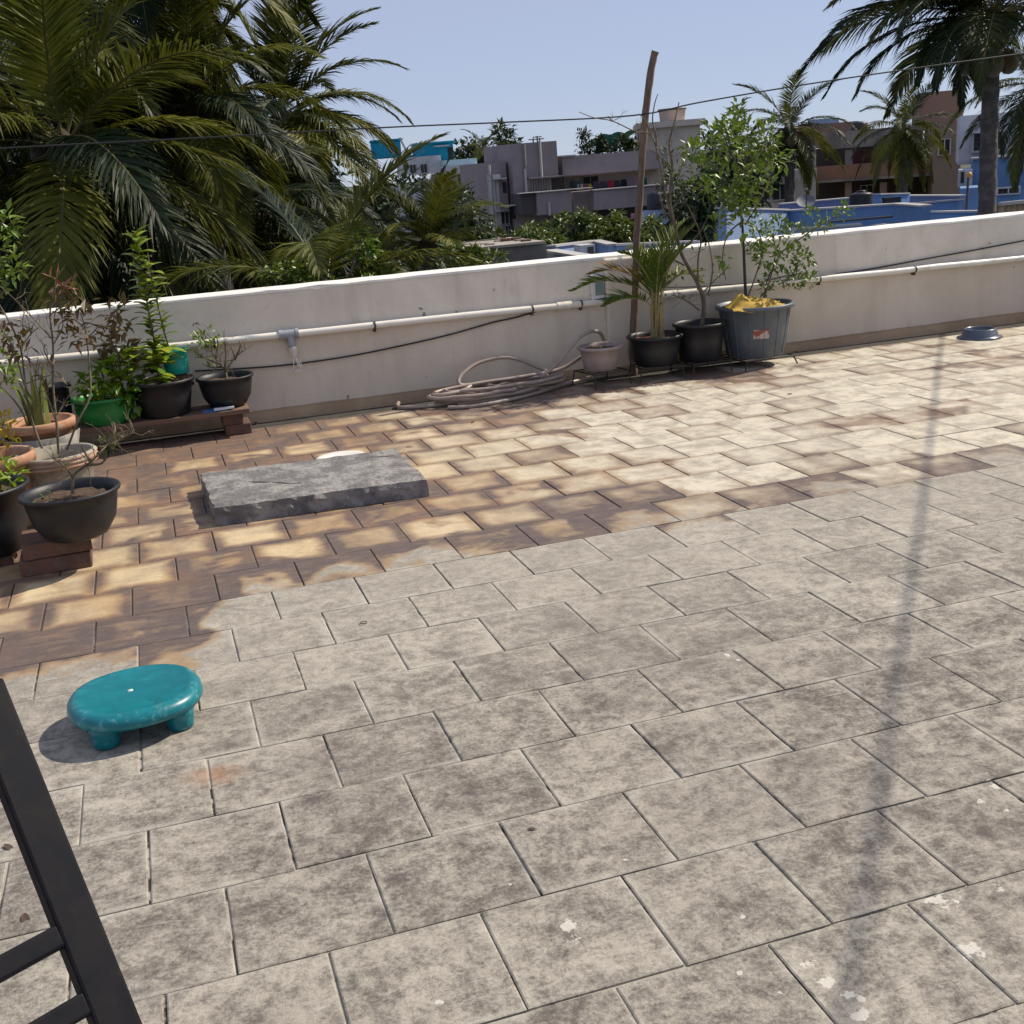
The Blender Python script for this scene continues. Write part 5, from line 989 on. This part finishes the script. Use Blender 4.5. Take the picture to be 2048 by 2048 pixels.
b = MB(); b.tube([(b_.x, 24, b_.z-.6), (a.x-.02, 24, a.z)], .03, 6); b.build('post', mt_strap, t); b = MB(); b.lathe([(.01, -.07), (.06, -.06), (.075, 0), (.05, .06), (.01, .07)], (a.x, 24, a.z), 12); b.build('lamp_head', M('orange_lamp', (.5, .25, .06), .5), t)
# blue neighbouring terrace
t = building(1700, 440, 20, 'blue painted neighbouring terrace with low walls beyond the parapet', 'blue_terrace', 'terrace')
b = MB(); b.box(at(1100, 500, 15.5).x, at(2080, 500, 15.5).x+6, 12.2, 27.5, GZ, -1.1); b.build('terrace_deck', lilac, t)
def wallseg(name, mat, p, q, h, th, coping=True):
    a = Vector(p); c = Vector(q); b = MB(); b.bar(V(a.x, a.y, a.z-h/2), V(c.x, c.y, c.z-h/2), th, h); b.build(name, mat, t)
    if coping: b = MB(); b.bar(a+V(0, 0, .012), c+V(0, 0, .012), th+.06, .03); b.build('coping', edge, t)
wallseg('terrace_wall', blue, at(1565, 423, 20), at(1797, 409, 17.5), 1.2, .15); wallseg('terrace_wall', blue, at(1797, 409, 17.5), at(1852, 413, 16.5), 1.2, .15)
wallseg('terrace_wall', lilac, at(1560, 409, 25), at(1697, 397, 25), 1.3, .15); wallseg('terrace_wall', lilac, at(1806, 392, 25), at(1925, 392, 23), 1.3, .15); wallseg('terrace_wall', blue, at(1806, 410, 21), at(1922, 400, 19.5), 1.0, .12); wallseg('terrace_wall', blue, at(1846, 425, 19), at(1970, 424, 15.8), 1.3, .12)
wallseg('low_wall', pale, at(1560, 462, 15.5), at(1722, 450, 15), .8, .12); wallseg('low_wall', pale, at(1755, 452, 14.6), at(1835, 456, 13.5), .8, .12)
wallseg('terrace_wall', pale, at(1441, 417, 18), at(1568, 421, 19.8), 2.2, .15)
wallseg('terrace_wall', pale, at(1101, 494, 17), at(1190, 483, 18.5), 1.0, .12); wallseg('terrace_wall', pale, at(1190, 483, 18.5), at(1225, 491, 17), 1.0, .12); wallseg('terrace_wall', pale, at(1225, 491, 17), at(1392, 484, 17.5), 1.0, .12); wallseg('low_wall', pale, at(1101, 503, 14.5), at(1172, 515, 12.6), .8, .12)
wallseg('stair_wall', blue, at(1747, 389.5, 23), at(1806, 388, 23.5), 1.5, .3); bpart(t, 'opening', mt_dark, [(1770, 396, 1802, 410, 22.8, .1)])
b = MB(); p0, p1 = at(1640, 446, 18.4), at(1785, 433, 17.2); b.tube([p0, (p0+p1)/2, p1], .02, 5); b.build('pipe', mt_strap, t)
a = at(1722, 412, 22); zt_ = at(1722, 384, 22).z; tk = thing('water_tank', (a.x, 22, a.z), 'black plastic water tank on the blue terrace', 'water tank')
b = MB(); hh = zt_-a.z; b.lathe([(.22, 0), (.24, .02)]+[(.235+.012*(k % 2), hh*(.1+.75*k/9)) for k in range(10)]+[(.16, hh*.95), (.08, hh)], (a.x, 22, a.z), 22); b.build('body', mt_black, tk); b = MB(); b.lathe([(.09, 0), (.09, .03), (.01, .035)], (a.x, 22, zt_), 14); b.build('lid', mt_black, tk)
a = at(1312, 403, 50); tk = thing('water_tank', (a.x, 50, a.z-1), 'small black water tank on the apartment side of the dark tree', 'water tank')
b = MB(); b.lathe([(.42, 0), (.42, .65), (.3, .78), (.1, .8)], (a.x, 50, a.z-.35), 18); b.build('body', mt_black, tk); b = MB(); b.box(a.x-.45, a.x+.45, 49.6, 50.4, a.z-1, a.z-.36); b.build('plinth', pale, tk)
# satellite dish
a = at(1612, 405, 19.5); t = thing('satellite_dish', (a.x, 19.5, a.z-.35), 'grey satellite dish on the blue terrace wall', 'satellite dish')
b = MB(); n_ = V(-.3, -.55, .75).normalized(); s_ = n_.cross(V(0, 0, 1)).normalized(); u_ = s_.cross(n_); vs = [a]
for j in range(1, 5):
    for k in range(20): q = 2*pi*k/20; r = .17*j/4; vs.append(a+(s_*cos(q)+u_*sin(q))*r+n_*(.04*(j/4)**2))
b.add(vs, [(0, 1+k, 1+(k+1) % 20) for k in range(20)]+[(1+j*20+k, 1+(j+1)*20+k, 1+(j+1)*20+(k+1) % 20, 1+j*20+(k+1) % 20) for j in range(3) for k in range(20)], 0, True); b.build('reflector', M('dish_grey', (.12, .125, .15), .6), t)
b = MB(); b.tube([a-u_*.2, a+n_*.28], .012, 5); b.tube([a+n_*.26, a+n_*.33], .03, 8); b.build('feed_arm', mt_strap, t); b = MB(); b.tube([a, V(a.x, 19.55, a.z-.5)], .02, 6); b.build('mast', mt_strap, t)
# outdoor unit on the left pale terrace
a = at(1175, 500, 14.6); t = thing('outdoor_unit', (a.x, 14.6, a.z-.15), 'white outdoor cooling unit on the pale blue terrace', 'cooling unit'); b = MB(); RB(b, 1161, 491, 1191, 508, 14.5, .25); b.build('case', white, t); b = MB(); RB(b, 1176, 494, 1188, 506, 14.48, .02); b.build('grille', mt_strap, t)
# stained concrete tank with rubble
Y = 14.0; c_ = at(1030, 510, Y); t = thing('concrete_tank', (c_.x, Y, GZ), 'stained concrete tank with a broken lid just beyond the wall', 'concrete tank')
bpart(t, 'body', greyc, [(956, 499, 1100, 600, Y, 1.3)]); bpart(t, 'lid', paint('lid_conc', (.35, .32, .28)), [(952, 495, 1092, 500, Y-.06, 1.45)])
rng = random.Random(77)
for k in range(9):
    p = V(rng.uniform(at(965, 495, Y).x, at(1085, 495, Y).x), Y+rng.uniform(.1, 1.1), at(1020, 495, Y).z+.025+.02*0); b = MB(); b.box(p.x-.06, p.x+.06, p.y-.04, p.y+.04, p.z, p.z+rng.uniform(.03, .06)); b.build('rubble', mt_brick if k % 2 else greyc, t, bevel=.01)
# corrugated fence at the right edge
t = thing('sheet_fence', at(2020, 440, 12.5), 'tan corrugated sheet fence beyond the wall at the right edge', 'fence'); a = at(1996, 408, 12.5); c_ = at(2110, 400, 12.5)
b = MB(); vs = []
for i in range(61): f = i/60; vs += [(a.x+(c_.x-a.x)*f, 12.5+.025*sin(i*1.05), GZ+6), (a.x+(c_.x-a.x)*f, 12.5+.025*sin(i*1.05), a.z)]
b.add(vs, [(2*i, 2*i+2, 2*i+3, 2*i+1) for i in range(60)], 0, True); b.add([(x, y+.02, z) for x, y, z in vs], [(2*i+1, 2*i+3, 2*i+2, 2*i) for i in range(60)], 0, True); b.build('sheet', M('tan_sheet', (.38, .32, .22), .7, (.24, .18, .12), 3), t); b = MB(); b.bar(V(a.x, 12.47, a.z), V(c_.x, 12.47, a.z), .06, .04); b.build('rail', edge, t)
